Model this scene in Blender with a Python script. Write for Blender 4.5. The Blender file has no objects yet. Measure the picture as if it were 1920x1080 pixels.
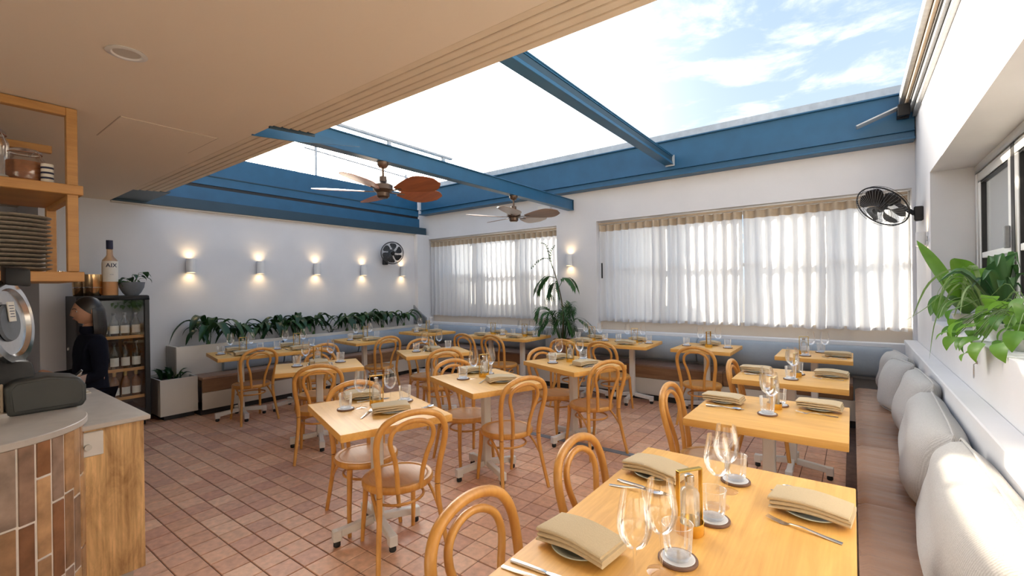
import bpy, bmesh, math, random
from mathutils import Vector, Matrix, Euler
random.seed(7)
S = bpy.context.scene
COL = S.collection
PI = math.pi
R = math.radians
# ------------------------------------------------------------------ camera
CAMH = 1.532
YAW, PITCH, ROLL = R(-36.682), R(-0.043), R(-0.79)
cd = bpy.data.cameras.new('camera'); cam = bpy.data.objects.new('camera', cd); COL.objects.link(cam)
cd.sensor_width = 36.0; cd.lens = 36.0 * 856.6 / 1920.0; cd.clip_start = 0.05; cd.clip_end = 300
_f = Vector((math.sin(YAW)*math.cos(PITCH), math.cos(YAW)*math.cos(PITCH), math.sin(PITCH)))
_r = Vector((math.cos(YAW), -math.sin(YAW), 0)); _u = _r.cross(_f)
_r2 = math.cos(ROLL)*_r + math.sin(ROLL)*_u; _u2 = -math.sin(ROLL)*_r + math.cos(ROLL)*_u
cam.matrix_world = Matrix(((_r2.x,_u2.x,-_f.x,0),(_r2.y,_u2.y,-_f.y,0),(_r2.z,_u2.z,-_f.z,CAMH),(0,0,0,1)))
S.camera = cam
def pix(p):
    d = Vector(p) - Vector((0,0,CAMH)); z = d.dot(_f)
    return (960+856.6*d.dot(_r2)/z, 540-856.6*d.dot(_u2)/z, z)
# ------------------------------------------------------------------ light and exposure
S.view_settings.view_transform = 'Standard'; S.view_settings.look = 'None'
S.view_settings.gamma = 1.0; S.view_settings.use_curve_mapping = False
S.view_settings.exposure = 1.2
SUN = Vector((-0.843, 0.449, 0.296)).normalized()
sl = bpy.data.lights.new('sun', 'SUN'); sl.energy = 9.5; sl.color = (1.0, 0.86, 0.66); sl.angle = R(0.6)
so = bpy.data.objects.new('sun', sl); COL.objects.link(so)
so.rotation_euler = (-SUN).to_track_quat('-Z', 'Y').to_euler()
W = bpy.data.worlds.new('sky'); S.world = W; W.use_nodes = True
def world():
    nt = W.node_tree; N = nt.nodes; L = nt.links; N.clear()
    out = N.new('ShaderNodeOutputWorld'); bg = N.new('ShaderNodeBackground'); L.new(bg.outputs[0], out.inputs[0])
    tc = N.new('ShaderNodeTexCoord')
    def math_(op, a, b=None, clamp=False):
        n = N.new('ShaderNodeMath'); n.operation = op; n.use_clamp = clamp
        for i, v in enumerate((a, b)):
            if v is None: continue
            if isinstance(v, (int, float)): n.inputs[i].default_value = v
            else: L.new(v, n.inputs[i])
        return n.outputs[0]
    def mixc(f, a, b):
        n = N.new('ShaderNodeMix'); n.data_type = 'RGBA'
        if isinstance(f, (int, float)): n.inputs[0].default_value = f
        else: L.new(f, n.inputs[0])
        for i, v in ((6, a), (7, b)):
            if isinstance(v, tuple): n.inputs[i].default_value = (*v, 1)
            else: L.new(v, n.inputs[i])
        return n.outputs[2]
    sp = N.new('ShaderNodeSeparateXYZ'); L.new(tc.outputs['Generated'], sp.inputs[0])
    zc = math_('MAXIMUM', sp.outputs[2], 0.06)
    cx = math_('DIVIDE', sp.outputs[0], zc); cy = math_('DIVIDE', sp.outputs[1], zc)
    cb = N.new('ShaderNodeCombineXYZ'); L.new(cx, cb.inputs[0]); L.new(cy, cb.inputs[1])
    ns = N.new('ShaderNodeTexNoise'); ns.inputs['Scale'].default_value = 1.7; ns.inputs['Detail'].default_value = 9; ns.inputs['Roughness'].default_value = 0.62
    ns.inputs['Distortion'].default_value = 0.35
    L.new(cb.outputs[0], ns.inputs['Vector'])
    mr = N.new('ShaderNodeMapRange'); mr.interpolation_type = 'SMOOTHSTEP'; L.new(ns.outputs[0], mr.inputs[0])
    mr.inputs[1].default_value = 0.47; mr.inputs[2].default_value = 0.70
    el = math_('MULTIPLY', zc, 1.25, True)
    blue = mixc(el, (0.31, 0.37, 0.43), (0.125, 0.195, 0.31))
    clouded = mixc(math_('MULTIPLY', mr.outputs[0], 0.92), blue, (0.56, 0.56, 0.56))
    vd = N.new('ShaderNodeVectorMath'); vd.operation = 'DOT_PRODUCT'; L.new(tc.outputs['Generated'], vd.inputs[0]); vd.inputs[1].default_value = SUN
    dp = math_('MAXIMUM', vd.outputs[1], 0.0)
    g1 = math_('POWER', dp, 14.0); g2 = math_('POWER', dp, 60.0)
    glow = mixc(g1, (0, 0, 0), (6.4, 6.0, 5.4))
    glow2 = mixc(g2, (0, 0, 0), (5.0, 4.5, 3.6))
    def add(a, b):
        n = N.new('ShaderNodeVectorMath'); n.operation = 'ADD'; L.new(a, n.inputs[0]); L.new(b, n.inputs[1]); return n.outputs[0]
    sky = add(add(clouded, glow), glow2)
    up = N.new('ShaderNodeMapRange'); L.new(sp.outputs[2], up.inputs[0]); up.inputs[1].default_value = -0.03; up.inputs[2].default_value = 0.03
    fin = mixc(up.outputs[0], (0.34, 0.30, 0.26), sky)
    L.new(fin, bg.inputs[0]); bg.inputs[1].default_value = 1.25
world()
# ------------------------------------------------------------------ materials
def _new(name):
    m = bpy.data.materials.new(name); m.use_nodes = True
    return m, m.node_tree.nodes, m.node_tree.links, m.node_tree.nodes['Principled BSDF']
def simple(name, col, rough=0.5, metal=0.0, var=0.0, scale=20, bump=0.0, bscale=60, spec=None, coord='Object', stretch=(1,1,1), col2=None, sheen=0, emit=None):
    m, N, L, b = _new(name)
    b.inputs['Base Color'].default_value = (*col, 1); b.inputs['Roughness'].default_value = rough; b.inputs['Metallic'].default_value = metal
    if spec is not None: b.inputs['Specular IOR Level'].default_value = spec
    if sheen: b.inputs['Sheen Weight'].default_value = sheen
    if emit: b.inputs['Emission Color'].default_value = (*emit[0], 1); b.inputs['Emission Strength'].default_value = emit[1]
    tc = N.new('ShaderNodeTexCoord'); mp = N.new('ShaderNodeMapping'); mp.inputs['Scale'].default_value = stretch
    if coord == 'World':
        g = N.new('ShaderNodeNewGeometry'); L.new(g.outputs['Position'], mp.inputs[0])
    else: L.new(tc.outputs[coord], mp.inputs[0])
    if var or col2:
        n = N.new('ShaderNodeTexNoise'); n.inputs['Scale'].default_value = scale; n.inputs['Detail'].default_value = 5; L.new(mp.outputs[0], n.inputs['Vector'])
        mr = N.new('ShaderNodeMapRange'); L.new(n.outputs[0], mr.inputs[0]); mr.inputs[1].default_value = 0.3; mr.inputs[2].default_value = 0.7
        mx = N.new('ShaderNodeMix'); mx.data_type = 'RGBA'; L.new(mr.outputs[0], mx.inputs[0])
        c2 = col2 or tuple(c*(1+var) for c in col); c1 = col if col2 else tuple(c*(1-var) for c in col)
        mx.inputs[6].default_value = (*c1, 1); mx.inputs[7].default_value = (*c2, 1); L.new(mx.outputs[2], b.inputs['Base Color'])
    if bump:
        n2 = N.new('ShaderNodeTexNoise'); n2.inputs['Scale'].default_value = bscale; n2.inputs['Detail'].default_value = 4; L.new(mp.outputs[0], n2.inputs['Vector'])
        bp = N.new('ShaderNodeBump'); bp.inputs['Strength'].default_value = bump; bp.inputs['Distance'].default_value = 0.01; L.new(n2.outputs[0], bp.inputs['Height']); L.new(bp.outputs[0], b.inputs['Normal'])
    return m
def wood(name, dark, light, rough=0.35, axis='X', scale=1.0, rand=0.25, ring=9, coat=0.0):
    m, N, L, b = _new(name); b.inputs['Roughness'].default_value = rough
    b.inputs['Coat Weight'].default_value = coat; b.inputs['Coat Roughness'].default_value = 0.25
    tc = N.new('ShaderNodeTexCoord'); oi = N.new('ShaderNodeObjectInfo')
    ad = N.new('ShaderNodeVectorMath'); ad.operation = 'ADD'; L.new(tc.outputs['Object'], ad.inputs[0])
    sc = N.new('ShaderNodeMath'); sc.operation = 'MULTIPLY'; sc.inputs[1].default_value = 17.0; L.new(oi.outputs['Random'], sc.inputs[0]); L.new(sc.outputs[0], ad.inputs[1])
    mp = N.new('ShaderNodeMapping'); s = {'X': (1.2, ring, ring), 'Y': (ring, 1.2, ring), 'Z': (ring, ring, 1.2)}[axis]
    mp.inputs['Scale'].default_value = tuple(v*scale for v in s); L.new(ad.outputs[0], mp.inputs[0])
    n = N.new('ShaderNodeTexNoise'); n.inputs['Scale'].default_value = 2.0; n.inputs['Detail'].default_value = 8; n.inputs['Roughness'].default_value = 0.65; n.inputs['Distortion'].default_value = 0.6; L.new(mp.outputs[0], n.inputs['Vector'])
    mp2 = N.new('ShaderNodeMapping'); mp2.inputs['Scale'].default_value = tuple(v*scale*(0.7 if v < 2 else 8) for v in s); L.new(ad.outputs[0], mp2.inputs[0])
    n2 = N.new('ShaderNodeTexNoise'); n2.inputs['Scale'].default_value = 2.0; n2.inputs['Detail'].default_value = 3; L.new(mp2.outputs[0], n2.inputs['Vector'])
    mm = N.new('ShaderNodeMath'); mm.operation = 'MULTIPLY_ADD'; L.new(n2.outputs[0], mm.inputs[0]); mm.inputs[1].default_value = 0.35
    L.new(n.outputs[0], mm.inputs[2])
    cr = N.new('ShaderNodeMapRange'); L.new(mm.outputs[0], cr.inputs[0]); cr.inputs[1].default_value = 0.45; cr.inputs[2].default_value = 0.85
    mx = N.new('ShaderNodeMix'); mx.data_type = 'RGBA'; L.new(cr.outputs[0], mx.inputs[0]); mx.inputs[6].default_value = (*dark, 1); mx.inputs[7].default_value = (*light, 1)
    hv = N.new('ShaderNodeHueSaturation'); L.new(mx.outputs[2], hv.inputs['Color'])
    mr = N.new('ShaderNodeMapRange'); L.new(oi.outputs['Random'], mr.inputs[0]); mr.inputs[3].default_value = 1-rand*0.5; mr.inputs[4].default_value = 1+rand*0.5; L.new(mr.outputs[0], hv.inputs['Value'])
    L.new(hv.outputs[0], b.inputs['Base Color'])
    bp = N.new('ShaderNodeBump'); bp.inputs['Strength'].default_value = 0.08; bp.inputs['Distance'].default_value = 0.004; L.new(mm.outputs[0], bp.inputs['Height']); L.new(bp.outputs[0], b.inputs['Normal'])
    return m
def thin_glass(name, tint=(1, 1, 1), refl=1.0, rough=0.0, body=0.0, bodycol=(1,1,1)):
    m = bpy.data.materials.new(name); m.use_nodes = True; N = m.node_tree.nodes; L = m.node_tree.links; N.clear()
    out = N.new('ShaderNodeOutputMaterial'); t = N.new('ShaderNodeBsdfTransparent'); t.inputs[0].default_value = (*tint, 1)
    g = N.new('ShaderNodeBsdfGlossy'); g.inputs['Roughness'].default_value = rough; g.inputs[0].default_value = (1, 1, 1, 1)
    lw = N.new('ShaderNodeLayerWeight'); lw.inputs[0].default_value = 0.35
    mu = N.new('ShaderNodeMath'); mu.operation = 'MULTIPLY_ADD'; mu.use_clamp = True; L.new(lw.outputs['Fresnel'], mu.inputs[0]); mu.inputs[1].default_value = 0.62*refl; mu.inputs[2].default_value = 0.03
    mx = N.new('ShaderNodeMixShader'); L.new(mu.outputs[0], mx.inputs[0]); L.new(t.outputs[0], mx.inputs[1]); L.new(g.outputs[0], mx.inputs[2])
    last = mx
    if body:
        d = N.new('ShaderNodeBsdfDiffuse'); d.inputs[0].default_value = (*bodycol, 1)
        m2 = N.new('ShaderNodeMixShader'); m2.inputs[0].default_value = body; L.new(mx.outputs[0], m2.inputs[1]); L.new(d.outputs[0], m2.inputs[2]); last = m2
    L.new(last.outputs[0], out.inputs[0]); return m
def leaf_mat(name, c1, c2, trans=0.35, rough=0.4):
    m = bpy.data.materials.new(name); m.use_nodes = True; N = m.node_tree.nodes; L = m.node_tree.links
    b = N['Principled BSDF']; out = N['Material Output']
    oi = N.new('ShaderNodeObjectInfo'); tc = N.new('ShaderNodeTexCoord'); n = N.new('ShaderNodeTexNoise'); n.inputs['Scale'].default_value = 14; L.new(tc.outputs['Object'], n.inputs['Vector'])
    a = N.new('ShaderNodeMath'); a.operation = 'MULTIPLY_ADD'; L.new(n.outputs[0], a.inputs[0]); a.inputs[1].default_value = 0.6; L.new(oi.outputs['Random'], a.inputs[2])
    mr = N.new('ShaderNodeMapRange'); L.new(a.outputs[0], mr.inputs[0]); mr.inputs[1].default_value = 0.15; mr.inputs[2].default_value = 1.3
    mx = N.new('ShaderNodeMix'); mx.data_type = 'RGBA'; L.new(mr.outputs[0], mx.inputs[0]); mx.inputs[6].default_value = (*c1, 1); mx.inputs[7].default_value = (*c2, 1)
    L.new(mx.outputs[2], b.inputs['Base Color']); b.inputs['Roughness'].default_value = rough
    tr = N.new('ShaderNodeBsdfTranslucent'); L.new(mx.outputs[2], tr.inputs[0])
    ms = N.new('ShaderNodeMixShader'); ms.inputs[0].default_value = trans; L.new(b.outputs[0], ms.inputs[1]); L.new(tr.outputs[0], ms.inputs[2]); L.new(ms.outputs[0], out.inputs[0])
    return m
def curtain_mat():
    m = bpy.data.materials.new('sheer_curtain'); m.use_nodes = True; N = m.node_tree.nodes; L = m.node_tree.links; N.clear()
    out = N.new('ShaderNodeOutputMaterial'); d = N.new('ShaderNodeBsdfDiffuse'); d.inputs[0].default_value = (0.86, 0.85, 0.85, 1)
    t = N.new('ShaderNodeBsdfTranslucent'); t.inputs[0].default_value = (0.77, 0.77, 0.79, 1)
    p = N.new('ShaderNodeBsdfTransparent'); p.inputs[0].default_value = (1, 1, 1, 1)
    tc = N.new('ShaderNodeTexCoord'); mp = N.new('ShaderNodeMapping'); mp.inputs['Scale'].default_value = (260, 1, 260); L.new(tc.outputs['Object'], mp.inputs[0])
    w = N.new('ShaderNodeTexNoise'); w.inputs['Scale'].default_value = 1.0; L.new(mp.outputs[0], w.inputs['Vector'])
    bp = N.new('ShaderNodeBump'); bp.inputs['Strength'].default_value = 0.15; bp.inputs['Distance'].default_value = 0.002; L.new(w.outputs[0], bp.inputs['Height']); L.new(bp.outputs[0], d.inputs['Normal'])
    a = N.new('ShaderNodeMixShader'); a.inputs[0].default_value = 0.62; L.new(d.outputs[0], a.inputs[1]); L.new(t.outputs[0], a.inputs[2])
    b = N.new('ShaderNodeMixShader'); b.inputs[0].default_value = 0.05; L.new(a.outputs[0], b.inputs[1]); L.new(p.outputs[0], b.inputs[2]); L.new(b.outputs[0], out.inputs[0])
    return m
def tile_mat(name, cell, cols, rough, bump=0.25, org=(0, 0), perobj=False, bl=24):
    m, N, L, b = _new(name); b.inputs['Roughness'].default_value = rough
    g = N.new('ShaderNodeNewGeometry'); 
    if perobj:
        oi = N.new('ShaderNodeObjectInfo'); src = oi.outputs['Random']
    else:
        mp = N.new('ShaderNodeMapping'); mp.inputs['Location'].default_value = (-org[0]/cell, -org[1]/cell, 0.5); mp.inputs['Scale'].default_value = (1/cell, 1/cell, 0); L.new(g.outputs['Position'], mp.inputs[0])
        fl = N.new('ShaderNodeVectorMath'); fl.operation = 'FLOOR'; L.new(mp.outputs[0], fl.inputs[0])
        wn = N.new('ShaderNodeTexWhiteNoise'); wn.noise_dimensions = '3D'; L.new(fl.outputs[0], wn.inputs['Vector']); src = wn.outputs[0]
    cr = N.new('ShaderNodeValToRGB'); cr.color_ramp.interpolation = 'LINEAR'
    e = cr.color_ramp.elements
    while len(e) < len(cols): e.new(0.5)
    for i, c in enumerate(cols): e[i].position = i/(len(cols)-1); e[i].color = (*c, 1)
    L.new(src, cr.inputs[0])
    n = N.new('ShaderNodeTexNoise'); n.inputs['Scale'].default_value = bl; n.inputs['Detail'].default_value = 6; L.new(g.outputs['Position'], n.inputs['Vector'])
    mr = N.new('ShaderNodeMapRange'); L.new(n.outputs[0], mr.inputs[0]); mr.inputs[1].default_value = 0.25; mr.inputs[2].default_value = 0.75; mr.inputs[3].default_value = 0.62 if perobj else 0.80; mr.inputs[4].default_value = 1.4 if perobj else 1.18
    hs = N.new('ShaderNodeHueSaturation'); L.new(cr.outputs[0], hs.inputs['Color']); L.new(mr.outputs[0], hs.inputs['Value']); L.new(hs.outputs[0], b.inputs['Base Color'])
    bp = N.new('ShaderNodeBump'); bp.inputs['Strength'].default_value = bump; bp.inputs['Distance'].default_value = 0.006; L.new(n.outputs[0], bp.inputs['Height']); L.new(bp.outputs[0], b.inputs['Normal'])
    return m
TX0, TY0, TP = -3.503, 1.180, 0.15
M = {
 'wall': simple('white_plaster', (0.69, 0.685, 0.70), 0.85, var=0.035, scale=2.2, bump=0.12, bscale=9, coord='World'),
 'ceil': simple('warm_ceiling_paint', (0.83, 0.72, 0.58), 0.9, bump=0.05, bscale=40, coord='World'),
 'slat': simple('timber_slat_paint', (0.78, 0.66, 0.50), 0.7, var=0.05, scale=6, coord='World'),
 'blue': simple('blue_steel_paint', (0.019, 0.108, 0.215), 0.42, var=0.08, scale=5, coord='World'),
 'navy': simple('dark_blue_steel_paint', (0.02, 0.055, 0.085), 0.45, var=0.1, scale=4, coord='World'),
 'cap': simple('pale_metal_flashing', (0.50, 0.54, 0.57), 0.45, 0.3, var=0.12, scale=12, coord='World'),
 'grout': simple('dark_grout', (0.17, 0.095, 0.065), 0.9, var=0.2, scale=15, coord='World'),
 'tile': tile_mat('terracotta_tile', TP, [(0.60,0.31,0.185),(0.73,0.42,0.26),(0.58,0.29,0.19),(0.78,0.48,0.31),(0.66,0.37,0.24),(0.54,0.285,0.19)], 0.42, 0.2, (TX0, TY0)),
 'brick': tile_mat('glazed_brick_tile', 1, [(0.20,0.095,0.05),(0.36,0.17,0.075),(0.60,0.40,0.21),(0.24,0.12,0.065),(0.36,0.30,0.25),(0.64,0.48,0.29),(0.31,0.17,0.095)], 0.28, 0.5, perobj=True, bl=13),
 'mortar': simple('pale_mortar', (0.78, 0.73, 0.66), 0.9, var=0.1),
 'oak': wood('oak_table_top', (0.66, 0.335, 0.075), (0.84, 0.475, 0.125), 0.42, 'X', rand=0.06, coat=0.0),
 'beech': wood('bent_beech', (0.54, 0.235, 0.045), (0.72, 0.36, 0.085), 0.36, 'Z', rand=0.10, ring=5, coat=0.1),
 'beech_seat': wood('beech_seat_ply', (0.48, 0.22, 0.065), (0.62, 0.31, 0.105), 0.34, 'Y', rand=0.10, ring=7, coat=0.1),
 'shelf': wood('oak_shelf', (0.42, 0.20, 0.06), (0.56, 0.29, 0.09), 0.45, 'Y', rand=0.12),
 'panel': wood('olive_wood_panel', (0.30, 0.155, 0.055), (0.86, 0.57, 0.265), 0.4, 'Z', rand=0.0, ring=5, scale=1.3),
 'ply': wood('brown_plywood', (0.17, 0.085, 0.04), (0.26, 0.14, 0.07), 0.5, 'Y', rand=0.1),
 'plyx': wood('brown_plywood_lengthwise', (0.17, 0.085, 0.04), (0.26, 0.14, 0.07), 0.5, 'X', rand=0.1),
 'cream': simple('cream_painted_board', (0.58, 0.54, 0.48), 0.6, var=0.04, scale=3, bump=0.05),
 'beige': simple('beige_wall_paint', (0.62, 0.54, 0.45), 0.85, var=0.03, scale=3),
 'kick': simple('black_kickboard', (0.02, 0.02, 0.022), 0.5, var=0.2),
 'vinyl': simple('brown_vinyl', (0.34, 0.195, 0.125), 0.42, var=0.06, scale=6, bump=0.7, bscale=7, stretch=(0.35, 5, 1)),
 'vinylx': simple('brown_vinyl_lengthwise', (0.22, 0.135, 0.10), 0.42, var=0.06, scale=6, bump=0.5, bscale=7, stretch=(5, 0.35, 1)),
 'bluefab': simple('blue_grey_upholstery', (0.30, 0.345, 0.395), 0.75, var=0.05, scale=5, bump=0.2, bscale=30),
 'knit': None,
 'white': simple('white_powder_coat', (0.72, 0.70, 0.66), 0.4, var=0.02),
 'black': simple('black_plastic', (0.012, 0.012, 0.014), 0.4, spec=0.3, var=0.15),
 'char': simple('charcoal_plastic', (0.035, 0.038, 0.036), 0.45, var=0.1, scale=8),
 'rubber': simple('black_rubber', (0.02, 0.02, 0.02), 0.7, var=0.15),
 'steel': simple('brushed_steel', (0.62, 0.61, 0.60), 0.22, 1.0, var=0.06, scale=30, stretch=(1, 12, 1)),
 'chrome': simple('polished_chrome', (0.75, 0.74, 0.72), 0.10, 1.0, var=0.04, scale=3),
 'grey': simple('grey_steel', (0.30, 0.31, 0.32), 0.45, 0.5, var=0.12),
 'strip': simple('grey_floor_strip', (0.22, 0.23, 0.25), 0.5, 0.4, var=0.15, scale=8),
 'brass': simple('brushed_brass', (0.82, 0.56, 0.14), 0.22, 1.0, var=0.06, scale=25),
 'glass': thin_glass('clear_glass', refl=0.9),
 'pane': thin_glass('window_pane', (0.95, 0.97, 0.98), refl=0.5),
 'ribbed': thin_glass('ribbed_glass', (0.97, 0.98, 0.99), refl=1.1, rough=0.05, body=0.10, bodycol=(0.9, 0.9, 0.92)),
 'cup': simple('grey_ceramic', (0.58, 0.58, 0.54), 0.35, var=0.08, scale=40),
 'plate': simple('celadon_ceramic', (0.46, 0.46, 0.36), 0.3, var=0.05, scale=30),
 'platter': simple('speckled_stoneware', (0.30, 0.26, 0.21), 0.4, var=0.25, scale=60),
 'linen': simple('khaki_linen', (0.58, 0.455, 0.285), 0.9, var=0.03, scale=200, bump=0.3, bscale=260),
 'coaster': simple('brown_leather_coaster', (0.16, 0.085, 0.055), 0.6, var=0.12),
 'pad': simple('pale_coaster_top', (0.70, 0.70, 0.72), 0.5, var=0.03),
 'stone': simple('stone_counter', (0.50, 0.46, 0.415), 0.4, var=0.10, scale=9, bump=0.04),
 'soil': simple('dark_soil', (0.07, 0.045, 0.03), 0.95, var=0.4, scale=40, bump=0.8, bscale=60),
 'skin': simple('skin', (0.42, 0.22, 0.14), 0.5, var=0.05, scale=20),
 'hair': simple('dark_hair', (0.012, 0.009, 0.008), 0.4, var=0.3, scale=30, stretch=(20, 20, 1)),
 'jacket': simple('navy_jacket', (0.006, 0.007, 0.014), 0.9, spec=0.1, var=0.2, scale=20, bump=0.3, bscale=18),
 'lips': simple('lips', (0.33, 0.12, 0.09), 0.4, var=0.05),
 'eye': simple('dark_eye', (0.03, 0.02, 0.015), 0.2, var=0.1),
 'eyewhite': simple('eye_white', (0.65, 0.62, 0.58), 0.3, var=0.03),
 'bowl': simple('slate_bowl', (0.14, 0.16, 0.185), 0.7, var=0.12, scale=14),
 'bronze': simple('bronze_bucket', (0.62, 0.42, 0.22), 0.18, 1.0, var=0.08, scale=4),
 'label': simple('paper_label', (0.74, 0.70, 0.62), 0.7, var=0.05),
 'ink': simple('navy_ink', (0.012, 0.016, 0.05), 0.6, var=0.05),
 'rose': thin_glass('rose_bottle_glass', (0.95, 0.80, 0.62), refl=0.9, body=0.22, bodycol=(0.72, 0.42, 0.22)),
 'dkglass': simple('dark_green_glass', (0.012, 0.018, 0.012), 0.08, var=0.2),
 'amber': simple('amber_glass', (0.14, 0.05, 0.015), 0.08, var=0.2),
 'foil': simple('gold_foil', (0.55, 0.42, 0.18), 0.3, 0.8, var=0.1),
 'blade1': wood('red_brown_fan_blade', (0.30, 0.085, 0.03), (0.46, 0.145, 0.05), 0.4, 'X', rand=0.05),
 'blade2': wood('walnut_fan_blade', (0.16, 0.085, 0.045), (0.27, 0.15, 0.08), 0.4, 'X', rand=0.05),
 'fanbody': simple('bronze_fan_body', (0.11, 0.075, 0.055), 0.35, 0.7, var=0.1),
 'leafdk': leaf_mat('dark_glossy_leaf', (0.008, 0.034, 0.010), (0.03, 0.09, 0.022), 0.2, 0.38),
 'leafmid': leaf_mat('palm_leaf', (0.02, 0.075, 0.025), (0.07, 0.17, 0.05), 0.35),
 'leafbr': leaf_mat('bright_leaf', (0.055, 0.17, 0.02), (0.20, 0.40, 0.05), 0.45),
 'leafvar': leaf_mat('variegated_blade', (0.12, 0.24, 0.06), (0.34, 0.46, 0.17), 0.4),
 'stem': simple('green_stem', (0.09, 0.17, 0.04), 0.6, var=0.2),
 'cane': simple('palm_cane', (0.10, 0.085, 0.04), 0.7, var=0.3),
 'copper': simple('copper_jar_content', (0.33, 0.13, 0.05), 0.6, var=0.2, scale=40),
 'curtain': curtain_mat(),
 'tape': simple('beige_heading_tape', (0.46, 0.37, 0.27), 0.85, var=0.06),
 'sconce': simple('white_sconce', (0.72, 0.72, 0.72), 0.45, var=0.02),
 'lampglow': simple('warm_lamp_disc', (1, 0.8, 0.5), 0.5, var=0.02, emit=((1, 0.72, 0.38), 8.0)),
 'terr': simple('terracotta_pot', (0.34, 0.16, 0.09), 0.8, var=0.1),
 'pvc': simple('white_window_frame', (0.70, 0.70, 0.69), 0.4, var=0.02),
 'room': simple('grey_room_beyond', (0.35, 0.34, 0.32), 0.9, var=0.2, scale=2),
}
def knit_mat():
    m, N, L, b = _new('grey_knit_fabric'); b.inputs['Roughness'].default_value = 0.95
    tc = N.new('ShaderNodeTexCoord'); mp = N.new('ShaderNodeMapping'); mp.inputs['Scale'].default_value = (1, 1, 1); L.new(tc.outputs['Object'], mp.inputs[0])
    w = N.new('ShaderNodeTexWave'); w.inputs['Scale'].default_value = 36.0; w.inputs['Distortion'].default_value = 0.5; w.inputs['Detail Scale'].default_value = 3; w.bands_direction = 'X'; L.new(mp.outputs[0], w.inputs['Vector'])
    n = N.new('ShaderNodeTexNoise'); n.inputs['Scale'].default_value = 160; n.inputs['Detail'].default_value = 3; L.new(mp.outputs[0], n.inputs['Vector'])
    mu = N.new('ShaderNodeMath'); mu.operation = 'MULTIPLY_ADD'; L.new(w.outputs[0], mu.inputs[0]); mu.inputs[1].default_value = 0.35; L.new(n.outputs[0], mu.inputs[2])
    mx = N.new('ShaderNodeMix'); mx.data_type = 'RGBA'; L.new(mu.outputs[0], mx.inputs[0]); mx.inputs[6].default_value = (0.36, 0.35, 0.34, 1); mx.inputs[7].default_value = (0.52, 0.51, 0.495, 1)
    L.new(mx.outputs[2], b.inputs['Base Color'])
    bp = N.new('ShaderNodeBump'); bp.inputs['Strength'].default_value = 0.4; bp.inputs['Distance'].default_value = 0.004; L.new(mu.outputs[0], bp.inputs['Height']); L.new(bp.outputs[0], b.inputs['Normal'])
    return m
M['knit'] = knit_mat()
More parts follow.
